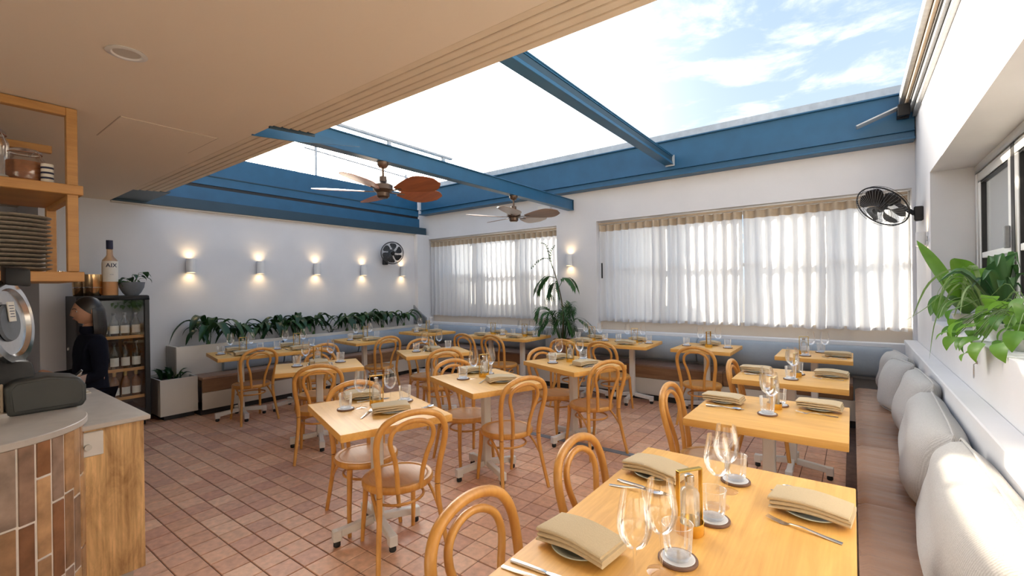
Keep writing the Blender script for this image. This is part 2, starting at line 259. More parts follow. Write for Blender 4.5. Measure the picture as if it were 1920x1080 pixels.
# ------------------------------------------------------------------ mesh building
class MB:
    def __init__(s): s.v = []; s.f = []
    def add(s, vs, fs):
        o = len(s.v); s.v += [tuple(p) for p in vs]; s.f += [tuple(i+o for i in f) for f in fs]; return s
    def box(s, x0, x1, y0, y1, z0, z1):
        return s.add([(x0,y0,z0),(x1,y0,z0),(x1,y1,z0),(x0,y1,z0),(x0,y0,z1),(x1,y0,z1),(x1,y1,z1),(x0,y1,z1)],
                     [(0,3,2,1),(4,5,6,7),(0,1,5,4),(1,2,6,5),(2,3,7,6),(3,0,4,7)])
    def obox(s, c, ax, h):
        c = Vector(c); a = [Vector(v).normalized()*k for v, k in zip(ax, h)]; vs = []
        for sz in (-1, 1):
            for sx, sy in ((-1,-1),(1,-1),(1,1),(-1,1)): vs.append(c+a[0]*sx+a[1]*sy+a[2]*sz)
        return s.add(vs, [(0,3,2,1),(4,5,6,7),(0,1,5,4),(1,2,6,5),(2,3,7,6),(3,0,4,7)])
    def bar(s, p, q, w, h=None, up=(0,0,1)):
        p, q = Vector(p), Vector(q); d = q-p; l = d.length; d.normalize(); u = Vector(up)
        if abs(d.dot(u)) > 0.99: u = Vector((1,0,0))
        r = d.cross(u).normalized(); u = r.cross(d)
        return s.obox((p+q)/2, (d, r, u), (l/2, w/2, (h or w)/2))
    def tube(s, path, rad, n=8, closed=False, cap=True, flat=1.0):
        P = [Vector(p) for p in path]; m = len(P); rr = rad if isinstance(rad, (list, tuple)) else [rad]*m
        vs = []; u = None
        for i in range(m):
            if closed: t = P[(i+1) % m]-P[i-1]
            else: t = P[min(i+1, m-1)]-P[max(i-1, 0)]
            t.normalize()
            if u is None:
                u = Vector((0,0,1)) if abs(t.z) < 0.9 else Vector((1,0,0))
            u = (u - t*u.dot(t))
            if u.length < 1e-6: u = Vector((0,1,0)) - t*t.y
            u.normalize(); w = t.cross(u)
            for k in range(n):
                a = 2*PI*k/n; vs.append(P[i]+(u*math.cos(a)*flat+w*math.sin(a))*rr[i])
        fs = []
        for i in range(m if closed else m-1):
            for k in range(n):
                j = (i+1) % m; fs.append((i*n+k, i*n+(k+1) % n, j*n+(k+1) % n, j*n+k))
        if cap and not closed: fs += [tuple(range(n-1, -1, -1)), tuple((m-1)*n+k for k in range(n))]
        return s.add(vs, fs)
    def lathe(s, prof, n=24, c=(0,0,0), capb=False, capt=False, sx=1, sy=1):
        vs = []; fs = []; m = len(prof)
        for r, z in prof:
            for k in range(n):
                a = 2*PI*k/n; vs.append((c[0]+r*sx*math.cos(a), c[1]+r*sy*math.sin(a), c[2]+z))
        for i in range(m-1):
            for k in range(n): fs.append((i*n+k, i*n+(k+1) % n, (i+1)*n+(k+1) % n, (i+1)*n+k))
        if capb: fs.append(tuple(range(n-1, -1, -1)))
        if capt: fs.append(tuple((m-1)*n+k for k in range(n)))
        return s.add(vs, fs)
    def prism(s, poly, axis, a0, a1):
        n = len(poly)
        def P(u, v, a): return {'x': (a, u, v), 'y': (u, a, v), 'z': (u, v, a)}[axis]
        vs = [P(u, v, a0) for u, v in poly]+[P(u, v, a1) for u, v in poly]
        return s.add(vs, [tuple(range(n-1, -1, -1)), tuple(range(n, 2*n))]+[(i, (i+1) % n, n+(i+1) % n, n+i) for i in range(n)])
    def grid(s, nu, nv, fn, closeu=False):
        vs = [fn(i/(nu if closeu else nu-1), j/(nv-1)) for j in range(nv) for i in range(nu)]; fs = []
        for j in range(nv-1):
            for i in range(nu if closeu else nu-1): fs.append((j*nu+i, j*nu+(i+1) % nu, (j+1)*nu+(i+1) % nu, (j+1)*nu+i))
        return s.add(vs, fs)
    def ball(s, c, r, n=12, m=8, sc=(1,1,1)):
        vs = []; fs = []
        for j in range(m+1):
            t = PI*j/m
            for i in range(n):
                a = 2*PI*i/n; vs.append((c[0]+r*sc[0]*math.sin(t)*math.cos(a), c[1]+r*sc[1]*math.sin(t)*math.sin(a), c[2]+r*sc[2]*math.cos(t)))
        for j in range(m):
            for i in range(n): fs.append((j*n+i, (j+1)*n+i, (j+1)*n+(i+1) % n, j*n+(i+1) % n))
        return s.add(vs, fs)
    def mesh(s, name, bevel=0.0, seg=1, smooth=True, ang=35, solid=0.0, fix=True):
        me = bpy.data.meshes.new(name); me.from_pydata(s.v, [], s.f); bm = bmesh.new(); bm.from_mesh(me)
        bmesh.ops.remove_doubles(bm, verts=bm.verts, dist=1e-6)
        bmesh.ops.dissolve_degenerate(bm, edges=bm.edges, dist=1e-7)
        if fix: bmesh.ops.recalc_face_normals(bm, faces=bm.faces)
        if solid: bmesh.ops.solidify(bm, geom=bm.faces[:], thickness=solid)
        if bevel:
            es = [e for e in bm.edges if len(e.link_faces) == 2 and e.calc_face_angle(0) > R(30)]
            bmesh.ops.bevel(bm, geom=es, offset=bevel, segments=seg, profile=0.6, affect='EDGES', clamp_overlap=True)
        bm.to_mesh(me); bm.free()
        if smooth: me.shade_smooth(); me.set_sharp_from_angle(angle=R(ang))
        return me
def obj(name, mesh, mat=None, parent=None, loc=(0,0,0), rot=(0,0,0), **kw):
    if isinstance(mesh, MB): mesh = mesh.mesh(name, **kw)
    if mat is not None and not mesh.materials: mesh.materials.append(M[mat] if isinstance(mat, str) else mat)
    o = bpy.data.objects.new(name, mesh); COL.objects.link(o); o.location = loc; o.rotation_euler = rot
    if parent is not None: o.parent = parent
    return o
def tag(o, label=None, cat=None, group=None, kind=None):
    if label: o['label'] = label
    if cat: o['category'] = cat
    if group: o['group'] = group
    if kind: o['kind'] = kind
    return o
def thing(name, label, cat, loc=(0,0,0), rotz=0.0, group=None):
    o = bpy.data.objects.new(name, None); COL.objects.link(o); o.location = loc; o.rotation_euler = (0, 0, rotz); o.empty_display_size = 0.05
    return tag(o, label, cat, group)
def struct(name, mb, mat, parent=None, **kw):
    o = obj(name, mb, mat, parent, **kw)
    if parent is None: o['kind'] = 'structure'
    return o
KIDS = {}
def dup(root, loc, rotz=0.0, label=None, group=None, scale=None):
    def rec(o, par):
        c = o.copy(); COL.objects.link(c)
        if par is not None: c.parent = par
        for ch in list(o.children): rec(ch, c)
        return c
    r = rec(root, None); r.location = loc; r.rotation_euler = (0, 0, rotz)
    if label: r['label'] = label
    if group: r['group'] = group
    if scale: r.scale = scale
    return r
def place(store, key, make, loc, rotz, label, group=None):
    """first call builds the thing, later calls copy it"""
    if key not in store:
        store[key] = make(); r = store[key]; r.location = loc; r.rotation_euler = (0, 0, rotz)
        tag(r, label, None, group); return r
    return dup(store[key], loc, rotz, label, group)
PROTO = {}
def lerp(a, b, t): return a+(b-a)*t
def bez(pts, n):
    """Catmull-Rom through points"""
    P = [Vector(p) for p in pts]; P = [2*P[0]-P[1]]+P+[2*P[-1]-P[-2]]; out = []
    k = len(P)-3
    for i in range(k):
        for j in range(n):
            t = j/n; a, b, c, d = P[i:i+4]
            out.append(0.5*((2*b)+(c-a)*t+(2*a-5*b+4*c-d)*t*t+(3*b-a-3*c+d)*t*t*t))
    out.append(P[-2]); return out
# ------------------------------------------------------------------ room shell
WB, WL, WR = 6.60, -7.15, 0.56          # inner faces: window wall (y), planter wall (x), bench wall (x)
mb = MB().box(-9.2, 1.0, -3.5, 7.0, -0.12, -0.004)
floor = struct('floor', mb, 'grout')
def tile_mesh(seed):
    rnd = random.Random(seed); h = TP/2-0.0024; c = 0.0028; d = [rnd.uniform(-0.0006, 0.0006) for _ in range(4)]
    vs = []
    for (sx, sy) in ((-1,-1),(1,-1),(1,1),(-1,1)): vs.append((sx*h, sy*h, -0.012))
    for (sx, sy) in ((-1,-1),(1,-1),(1,1),(-1,1)): vs.append((sx*h, sy*h, -c))
    for i, (sx, sy) in enumerate(((-1,-1),(1,-1),(1,1),(-1,1))): vs.append((sx*(h-c), sy*(h-c), d[i]))
    fs = [(8,9,10,11)]
    for a in (0, 4):
        for i in range(4): fs.append((a+i, a+(i+1) % 4, a+4+(i+1) % 4, a+4+i))
    return vs, fs
TM = []
for k in range(4):
    vs, fs = tile_mesh(k); m_ = MB().add(vs, fs).mesh('tile', smooth=False, fix=False); m_.materials.append(M['tile']); TM.append(m_)
cand = []
for i in range(-38, 24):
    for j in range(-14, 36):
        x, y = TX0+(i+0.5)*TP, TY0+(j+0.5)*TP
        if x > 0.02 or x < -7.1 or y > 6.1 or y < -0.9: continue
        if x < -3.0 and y < 0.72 and (x > -4.2): 
            if y < 0.6: continue
        px_, py_, dz = pix((x, y, 0))
        vis = dz > 0.2 and -40 < px_ < 1960 and py_ < 1120
        hid = (x < -3.1 and y < 0.8) or (x > -0.75 and y < 2.2)
        cand.append(((dz if (vis and not hid) else dz+50) if dz > 0 else 999, x, y))
cand.sort()
for n, (_, x, y) in enumerate(cand[:300]):
    o = bpy.data.objects.new('tile', TM[n % 4]); COL.objects.link(o); o.parent = floor; o.location = (x, y, 0)
    o.rotation_euler = (random.uniform(-.0015, .0015), random.uniform(-.0015, .0015), 0)
mb = MB()
for n, (_, x, y) in enumerate(cand[300:]):
    vs, fs = tile_mesh(n % 4); mb.add([(a+x, b+y, c) for a, b, c in vs], fs)
me = bpy.data.meshes.new('distant_tiles'); me.from_pydata(mb.v, [], mb.f); me.materials.append(M['tile'])
o = obj('distant_tiles', me, None, floor); o['kind'] = 'stuff'
o = obj('floor_strip', MB().box(-2.96, -0.02, 3.915, 3.985, -0.002, 0.006), 'strip', floor, bevel=0.002)
# ceiling with access panel
mb = MB().box(-9.2, 1.0, -3.5, 1.525, 2.65, 2.95)
ceiling = struct('ceiling', mb, 'ceil')
mb = MB(); px0, px1, py0, py1 = -4.27, -3.69, 0.845, 1.40
mb.box(px0+.004, px1-.004, py0+.004, py1-.004, 2.647, 2.652)
obj('access_panel', mb, 'ceil', ceiling, bevel=0.001)
mb = MB()
for a in ((px0-.002, px1+.002, py0-.002, py0+.002), (px0-.002, px1+.002, py1-.002, py1+.002), (px0-.002, px0+.002, py0, py1), (px1-.002, px1+.002, py0, py1)):
    mb.box(*a, 2.6492, 2.6512)
obj('panel_joint', mb, 'tape', ceiling, smooth=False)
# stacked roof panels beyond the ceiling edge: each slat is a thing
for i in range(5):
    y0 = 1.528+i*0.062; z0 = 2.653+i*0.005
    for (a, b) in ((-6.25, -3.42), (-3.14, 0.45)):
        mb = MB(); pr = [(y0, z0), (y0+0.050, z0), (y0+0.050, z0+0.035), (y0+0.060, z0+0.035), (y0+0.060, z0+0.05), (y0, z0+0.05)]
        mb.prism(pr, 'x', a, b)
        tag(obj('roof_slat', mb, 'slat', bevel=0.004), '%s cream roof panel edge in the stack at the ceiling edge, %s the fan beam' % (('lowest', 'second lowest', 'middle', 'second highest', 'highest')[i], 'left of' if a < -5 else 'right of'), 'roof panel', 'folded roof panels at the ceiling edge')
# window wall with two openings
O1, O2 = (-7.08, -3.97, 0.83, 2.56), (-3.24, 0.53, 0.83, 2.555)
mb = MB(); T0, T1 = WB, WB+0.34
mb.box(-9.2, 0.95, T0, T1, -0.1, O1[2]).box(-9.2, 0.95, T0, T1, O1[3], 3.57)
mb.box(-9.2, O1[0], T0, T1, O1[2], O1[3]).box(O1[1], O2[0], T0, T1, O1[2], O1[3]).box(O2[1], 0.95, T0, T1, O1[2], O1[3])
struct('wall_back', mb, 'wall', smooth=False)
for k, O in enumerate((O1, O2)): struct('trim_%d' % (3+k), MB().box(O[0], O[1], WB+0.13, WB+0.20, O[2], 1.02), 'beige', smooth=False)
# planter wall and the recess left of it
mb = MB().box(WL-0.3, WL, 0.92, T0+0.3, -0.1, 2.66)
struct('wall_left', mb, 'wall', smooth=False)
mb = MB().box(-9.2, WL-0.3, 0.92, 1.22, -0.1, 2.7); struct('wall_recess', mb, 'wall', smooth=False)
mb = MB().box(-9.2, -8.6, -3.5, 0.92, -0.1, 2.7); struct('wall_bar', mb, 'wall', smooth=False)
mb = MB().box(WL, WL+0.10, 6.28, T0, 0.7, 2.64); struct('trim_1', mb, 'wall', smooth=False)   # corner nib
# bench wall with window recess
RY1, RZ0, RZ1 = 5.45, 1.185, 2.50
mb = MB().box(WR, WR+0.5, -3.5, T0, -0.1, RZ0).box(WR, WR+0.5, -3.5, T0, RZ1, 3.50).box(WR, WR+0.5, RY1, T0, RZ0, RZ1)
mb.box(WR, WR+0.5, -3.5, -1.6, RZ0, RZ1)
struct('wall_right', mb, 'wall', smooth=False)
mb = MB().box(0.45, WR, -3.5, WB, -0.1, 0.90); struct('trim_2', mb, 'wall', bevel=0.006)    # ledge behind the bench
mb = MB().box(WR-0.001, WR+0.06, -1.6, RY1, RZ0, RZ0+0.0); 
# window in the right recess
def frame_rect(mb, axis, c0, c1, z0, z1, d0, d1, w):
    """rectangular frame; axis 'y': spans y,z at x d0..d1; axis 'x': spans x,z at y d0..d1"""
    for a0, a1, b0, b1 in ((c0, c1, z0, z0+w), (c0, c1, z1-w, z1), (c0, c0+w, z0+w, z1-w), (c1-w, c1, z0+w, z1-w)):
        if axis == 'y': mb.box(d0, d1, a0, a1, b0, b1)
        else: mb.box(a0, a1, d0, d1, b0, b1)
    return mb
win3 = thing('window', None, None, (0, 0, 0)); win3.name = 'window_3'; win3['kind'] = 'structure'
obj('outer_frame', frame_rect(MB(), 'y', -1.6, RY1, 1.30, RZ1, 0.84, 0.92, 0.07), 'pvc', win3, bevel=0.004)
obj('sill_upstand', MB().box(0.83, 0.93, -1.6, RY1, RZ0, 1.30), 'pvc', win3)
for k, (a, b) in enumerate(((4.38, 5.36), (3.30, 4.30), (2.2, 3.22), (1.1, 2.12))):
    s_ = obj('sash', frame_rect(MB(), 'y', a, b, 1.36, RZ1-0.075, 0.845, 0.895, 0.075), 'pvc', win3, bevel=0.004)
    obj('gasket', frame_rect(MB(), 'y', a+.07, b-.07, 1.43, RZ1-0.145, 0.850, 0.88, 0.022), 'black', s_)
    obj('crossbar', MB().box(0.85, 0.89, a+.07, b-.07, 1.72, 1.765), 'pvc', s_, bevel=0.003)
    obj('pane', MB().box(0.866, 0.870, a+.075, b-.075, 1.435, RZ1-0.15), 'pane', s_, smooth=False)
    obj('sash_handle', MB().box(0.815, 0.845, a+.025, a+.05, 1.75, 1.90), 'grey', s_, bevel=0.005)
    obj('mullion', MB().box(0.842, 0.90, a-.082, a-.002, 1.36, RZ1-0.07), 'black' if k % 2 == 0 else 'pvc', win3, bevel=0.003)
mb = MB().box(-9.2, -3.0, -3.7, -3.5, -0.1, 2.7).box(-3.0, 1.06, -3.7, -3.5, 2.5, 2.95)
struct('wall_front', mb, 'wall', smooth=False)
struct('pavement', MB().box(-14, 10, -16, -3.7, -0.12, -0.02), 'cream', smooth=False)
struct('bounce_wall', MB().box(-14, 10, -16.4, -16, -0.1, 6.0), 'cream', smooth=False)  # unseen frontage opposite, added to bounce warm sunlight through the open front
struct('wall_beyond', MB().box(2.6, 2.7, -3, 7, 0, 3.2), 'room', smooth=False)
# windows behind the curtains: outer frame, mullions, panes
def curtain_window(idx, O, cuts, tz):
    w = thing('window', None, None); w.name = 'window_%d' % idx; w['kind'] = 'structure'
    x0, x1, z0, z1 = O; z0 = 0.955; yd = WB+0.22
    obj('outer_frame', frame_rect(MB(), 'x', x0, x1, z0, z1, yd, yd+0.09, 0.07), 'pvc', w, bevel=0.004)
    xs = [x0+0.07]+list(cuts)+[x1-0.07]
    for c in cuts: obj('mullion', MB().box(c-0.055, c+0.055, yd-0.01, yd+0.09, z0+0.07, z1-0.07), 'pvc', w, bevel=0.004)
    for a, b in zip(xs[:-1], xs[1:]):
        obj('transom', MB().box(a+.05, b-.05, yd+0.005, yd+0.07, tz-0.025, tz+0.025), 'pvc', w, bevel=0.003)
        obj('pane', MB().box(a+.03, b-.03, yd+0.035, yd+0.041, z0+0.06, z1-0.06), 'pane', w, smooth=False)
curtain_window(1, O1, (-6.05, -5.02), 1.80); curtain_window(2, O2, (-2.30, -1.36, -0.42), 1.80)
struct('curtain_shade_wall', MB().box(-12.5, -3.5, 7.6, 7.72, -0.1, 1.82), 'cream', smooth=False)  # unseen wall added outside to shade the lower part of the smaller curtain
struct('sun_block_pier', MB().box(-3.62, -3.26, 6.94, 7.28, -0.1, 3.0), 'wall', smooth=False)  # unseen pier added to block sun from one side of the big curtains
struct('sun_block_pier', MB().box(-7.5, -7.12, 6.94, 7.30, -0.1, 3.0), 'wall', smooth=False)  # same added sun blocker for the smaller curtain, out of view
# ------------------------------------------------------------------ steel roof structure
def ibeam(name, label, x, y0, y1, z0, z1, w, mat, extra=None, web=0.012, fl=0.012):
    t = thing(name, label, 'beam', (x, y0, z0)); L_ = y1-y0; h = z1-z0
    obj('web', MB().box(-web, web, 0, L_, fl, h-fl), mat, t)
    obj('lower_flange', MB().box(-w/2, w/2, 0, L_, 0, fl), mat, t, bevel=0.003)
    obj('upper_flange', MB().box(-w/2, w/2, 0, L_, h-fl, h), mat, t, bevel=0.003)
    if extra: extra(t, L_, h)
    return t
def b1x(t, L_, h):
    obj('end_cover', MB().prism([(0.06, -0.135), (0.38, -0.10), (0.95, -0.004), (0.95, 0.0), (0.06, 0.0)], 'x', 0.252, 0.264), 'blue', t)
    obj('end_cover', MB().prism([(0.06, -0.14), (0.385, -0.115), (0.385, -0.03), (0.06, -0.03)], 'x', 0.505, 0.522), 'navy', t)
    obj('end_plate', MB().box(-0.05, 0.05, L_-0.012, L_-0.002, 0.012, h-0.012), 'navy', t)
ibeam('steel_beam', 'blue steel beam carrying the two ceiling fans, running to the window wall pillar', -3.67, 1.45, 6.57, 2.775, 2.945, 0.11, 'blue', b1x, web=0.035)
def b2x(t, L_, h):
    obj('guide_channel', MB().box(0.03, 0.045, 0, L_, 0.045, 0.10), 'navy', t); 
    obj('side_plate', MB().box(0.012, 0.05, 0, L_, 0.012, 0.04), 'blue', t); obj('top_plate', MB().box(0.012, 0.05, 0, L_, 0.105, h-0.012), 'blue', t)
    obj('end_bracket', MB().box(-0.05, 0.075, L_-0.014, L_-0.002, -0.02, h), 'cap', t)
ibeam('steel_beam', 'lighter blue roof rail beam crossing the open sky alone', -2.03, 1.95, 6.44, 3.21, 3.34, 0.12, 'blue', b2x)
t = thing('guide_rail', 'thin grey guide rail above the fan beam against the sky', 'rail', (-3.67, 2.05, 2.945))
obj('rail_tube', MB().box(-0.02, 0.02, 0, 1.75, 0.055, 0.08), 'cap', t, bevel=0.004)
for k in range(3): obj('stand_off', MB().box(-0.012, 0.012, 0.1+k*0.75, 0.14+k*0.75, 0, 0.056), 'cap', t)
t = thing('wall_beam', 'deep blue steel fascia along the top of the window wall', 'beam', (-7.15, 6.44, 3.05))
obj('face_plate', MB().box(0, 7.70, 0.04, 0.15, 0.02, 0.50), 'blue', t)
obj('lower_flange', MB().box(0, 7.70, -0.03, 0.16, 0, 0.022), 'blue', t, bevel=0.003)
obj('ledge_angle', MB().box(0, 7.70, 0.0, 0.045, 0.095, 0.108), 'blue', t, bevel=0.002)
obj('upper_flange', MB().box(0, 7.70, 0.0, 0.15, 0.50, 0.518), 'blue', t, bevel=0.003)
t = thing('parapet_flashing', 'pale metal flashing strip on top of the window wall fascia', 'flashing', (-7.15, 6.61, 3.575))
obj('upstand', MB().box(0, 7.70, 0, 0.02, 0, 0.12), 'cap', t); obj('top_fold', MB().box(0, 7.70, 0, 0.30, 0.12, 0.132), 'cap', t)
for k in range(3): obj('lap_joint', MB().box(1.9+k*1.95, 1.92+k*1.95, -0.004, 0.0, 0.0, 0.125), 'cap', t)
t = thing('wall_beam', 'stepped dark blue steel fascia above the planter wall', 'beam', (WL, 1.53, 2.64))
obj('base_trim', MB().box(0, 0.05, 0, 4.85, -0.012, 0.006), 'cream', t)
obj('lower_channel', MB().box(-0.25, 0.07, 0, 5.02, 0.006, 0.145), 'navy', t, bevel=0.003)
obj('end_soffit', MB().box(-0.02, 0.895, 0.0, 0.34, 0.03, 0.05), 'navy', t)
obj('middle_plate', MB().box(-0.25, 0.02, 0, 4.88, 0.145, 0.325), 'blue', t)
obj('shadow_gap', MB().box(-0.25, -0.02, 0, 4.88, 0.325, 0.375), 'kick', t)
obj('upper_plate', MB().box(-0.25, 0.0, 0, 4.88, 0.375, 0.50), 'blue', t)
obj('top_plate', MB().box(-0.25, -0.03, 0, 4.88, 0.50, 0.82), 'blue', t)
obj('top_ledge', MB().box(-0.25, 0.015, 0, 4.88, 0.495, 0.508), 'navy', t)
t = thing('roof_rail_frame', 'thin grey tube frame standing on the blue fascia against the bright sky', 'frame', (-7.28, 4.25, 3.37))
for (yy, hh) in ((0, 0.60), (1.95, 0.50)): obj('post', MB().tube([(0, yy, 0), (0, yy, hh)], 0.022, 8), 'cap', t)
obj('top_rod', MB().tube([(0, -0.2, 0.54), (0, 2.0, 0.44)], 0.014, 8), 'cap', t)
t = thing('edge_rail', 'dark double roof rail running along the top of the bench wall', 'rail', (0.0, 1.7, 3.33))
obj('inner_rail', MB().box(0.42, 0.46, 0, 4.72, 0.10, 0.19), 'grey', t, bevel=0.004)
obj('pale_insert', MB().box(0.462, 0.485, 0, 4.72, 0.06, 0.15), 'tape', t)
obj('middle_channel', MB().box(0.487, 0.50, 0, 4.72, 0.04, 0.16), 'kick', t)
obj('lower_rail', MB().box(0.50, 0.525, 0, 4.72, 0.0, 0.12), 'grey', t, bevel=0.003)
obj('wall_angle', MB().box(0.527, 0.575, -3, 4.72, -0.05, 0.17), 'grey', t, bevel=0.003)
for k in range(2): obj('clamp', MB().box(0.40, 0.50, 4.55+k*0.12, 4.60+k*0.12, -0.06, 0.06), 'black', t, bevel=0.004)
mb = MB().prism([(0.05, 3.256), (0.41, 3.385), (0.41, 3.37), (0.06, 3.246)], 'y', 6.28, 6.42)
tag(obj('corner_plate', mb, 'cap'), 'sloping grey metal plate in the roof corner above the bench wall', 'plate')
tag(obj('junction_box', MB().box(-4.31, -4.06, 6.555, 6.60, 2.76, 2.92), 'white', bevel=0.006), 'small white box on the window wall beneath the fan beam', 'box')
# ------------------------------------------------------------------ curtains
def curtain(x0, x1, label, n, seed, pull=False):
    rnd = random.Random(seed); z0, z1 = 0.985, 2.50
    t = thing('curtain', label, 'curtain', (x0, WB+0.085, 0)); wd = x1-x0
    ph = [rnd.uniform(-0.5, 0.5) for _ in range(n+3)]; am = [rnd.uniform(0.6, 1.25) for _ in range(n+3)]
    def off(u, v):
        k = u*n; i = int(k); fr = k-i; a = lerp(am[i], am[i+1], fr); p = lerp(ph[i], ph[i+1], fr)
        sn = math.sin(2*PI*k+p*(1-v)*1.3); return -math.copysign(abs(sn)**0.7, sn)*0.046*a*(1.1-0.30*v)+0.006*math.sin(9.0*k*(1-v)+p)
    nu = n*12
    body = MB().grid(nu, 14, lambda u, v: (u*wd+0.012*math.sin(11*u+3*v)*(1-v), off(u, v), lerp(z0+0.006*math.sin(23*u), z1-0.095, v)))
    obj('drape', body, 'curtain', t, ang=80, fix=False)
    obj('heading_tape', MB().grid(nu, 3, lambda u, v: (u*wd, off(u, 1), lerp(z1-0.10, z1, v))), 'tape', t, ang=80, fix=False)
    obj('hem', MB().grid(nu, 2, lambda u, v: (u*wd+0.012*math.sin(11*u)*1, off(u, 0)-0.003, lerp(z0+0.006*math.sin(23*u)-0.002, z0+0.035+0.006*math.sin(23*u), v))), 'curtain', t, ang=80, fix=False)
    obj('track', MB().box(0, wd, -0.02, 0.02, z1+0.012, z1+0.035), 'tape', t)
    if pull: obj('draw_wand', MB().tube([(0.07, -0.06, 1.66), (0.07, -0.06, 1.90)], 0.012, 8), 'black', t)
curtain(-7.07, -3.98, 'sheer white pleated curtain over the smaller window near the planter wall', 27, 3)
curtain(-3.23, -1.16, 'sheer white curtain on the big window, hanging beside the pillar lamp', 17, 5, True)
curtain(-1.15, 0.50, 'sheer white curtain on the big window, hanging behind the swivelled wall fan', 12, 9)
# ------------------------------------------------------------------ benches
# planter-wall bench
t = thing('planter_bench', 'long brown bench with a cream front along the planter wall', 'bench', (-6.42, 2.22, 0))
obj('kick', MB().box(-0.5, -0.07, 0.0, 3.7, 0, 0.075), 'kick', t)
obj('front_panel', MB().box(-0.02, 0.0, 0, 3.72, 0.075, 0.285), 'cream', t, bevel=0.003)
for k in range(3): obj('seat_fascia', MB().box(-0.03, 0.004, k*1.24+.002, k*1.24+1.236, 0.287, 0.455), 'ply', t, bevel=0.006)
for k in range(3): obj('seat_pad', MB().box(-0.36, -0.005, k*1.24+.003, k*1.24+1.235, 0.43, 0.475), 'vinyl', t, bevel=0.012, seg=2)
for k in range(3): 
    a, b = (0.35, 1.16, 2.42)[k], (1.14, 2.40, 3.66)[k]
    bk = MB().grid(20, 11, lambda u, v: (lambda an: (-0.335+0.075*math.cos(an)*abs(math.cos(an))**-0.35 if abs(math.cos(an)) > 1e-6 else -0.335, lerp(a, b, u), 0.635+0.165*math.sin(an)))(lerp(-PI/2, PI/2, v)))
    bk.box(-0.40, -0.335, a, b, 0.47, 0.80)
    obj('back_pad', bk, 'bluefab', t, ang=50)
# trough behind it
t = thing('plant_trough', 'long white planter trough behind the planter-wall bench', 'planter', (-7.14, 2.06, 0))
obj('front_wall', MB().box(0.34, 0.37, 0, 4.2, 0.3, 0.845), 'cream', t, bevel=0.004)
obj('end_wall', MB().box(0.0, 0.34, 0, 0.03, 0.0, 0.845), 'cream', t, bevel=0.004)
obj('soil', MB().grid(40, 5, lambda u, v: (lerp(0.01, 0.345, v), lerp(0.03, 4.19, u), 0.80+0.012*math.sin(60*u+5*v)+0.008*math.cos(37*u-9*v))), 'soil', t)
obj('far_end_cap', MB().prism([(0.0, 0.84), (0.0, 1.21), (0.12, 1.11), (0.37, 0.96), (0.37, 0.84)], 'y', 4.17, 4.20), 'grey', t, bevel=0.003)
# box planter at the end of that bench
t = thing('box_planter', 'low square cream planter box at the end of the planter-wall bench', 'planter', (-6.55, 1.83, 0))
obj('kick', MB().box(-0.5, -0.05, 0.05, 0.36, 0, 0.06), 'kick', t)
mb = MB().box(-0.02, 0, 0, 0.385, 0.06, 0.49).box(-0.56, -0.54, 0, 0.385, 0.06, 0.49).box(-0.54, -0.02, 0, 0.02, 0.06, 0.49).box(-0.54, -0.02, 0.365, 0.385, 0.06, 0.49)
obj('body', mb, 'cream', t)
obj('soil', MB().grid(12, 8, lambda u, v: (lerp(-0.54, -0.02, u), lerp(0.02, 0.365, v), 0.455+0.01*math.sin(20*u+13*v))), 'soil', t)
# window bench
t = thing('window_bench', 'brown plywood-fronted bench with blue-grey back roll under the windows', 'bench', (-6.35, 5.95, 0))
obj('kick', MB().box(0, 6.4, 0.06, 0.5, 0, 0.085), 'kick', t)
for k in range(4): obj('front_panel', MB().box(k*1.6+.002, k*1.6+1.597, 0, 0.02, 0.085, 0.30), 'cream', t, bevel=0.003)
for k in range(5): obj('seat_fascia', MB().box(k*1.27+.002, k*1.27+1.267, -0.004, 0.03, 0.302, 0.455), 'plyx', t, bevel=0.006)
for k in range(5): obj('seat_pad', MB().box(k*1.27+.002, k*1.27+1.266, 0.003, 0.42, 0.43, 0.478), 'vinylx', t, bevel=0.014, seg=2)
cuts = (-0.75, 1.02, 2.22, 2.95, 4.68, 6.70)
for a, b in zip(cuts[:-1], cuts[1:]):
    if a == 2.22: continue
    bk = MB(); prof = []
    for k in range(13):
        an = lerp(-PI/2, PI/2, k/12); prof.append((0.45-0.10*math.cos(an)**0.8 if math.cos(an) > 1e-4 else 0.45, 0.655+0.165*math.sin(an)))
    prof += [(0.53, 0.82), (0.53, 0.49)]
    bk.prism([(y, z) for y, z in prof], 'x', a+.006, b-.006); obj('back_roll', bk, 'bluefab', t, bevel=0.01, ang=50)
obj('back_ledge', MB().box(-0.75, 6.85, 0.53, 0.647, 0.45, 0.862), 'wall', t, bevel=0.006)
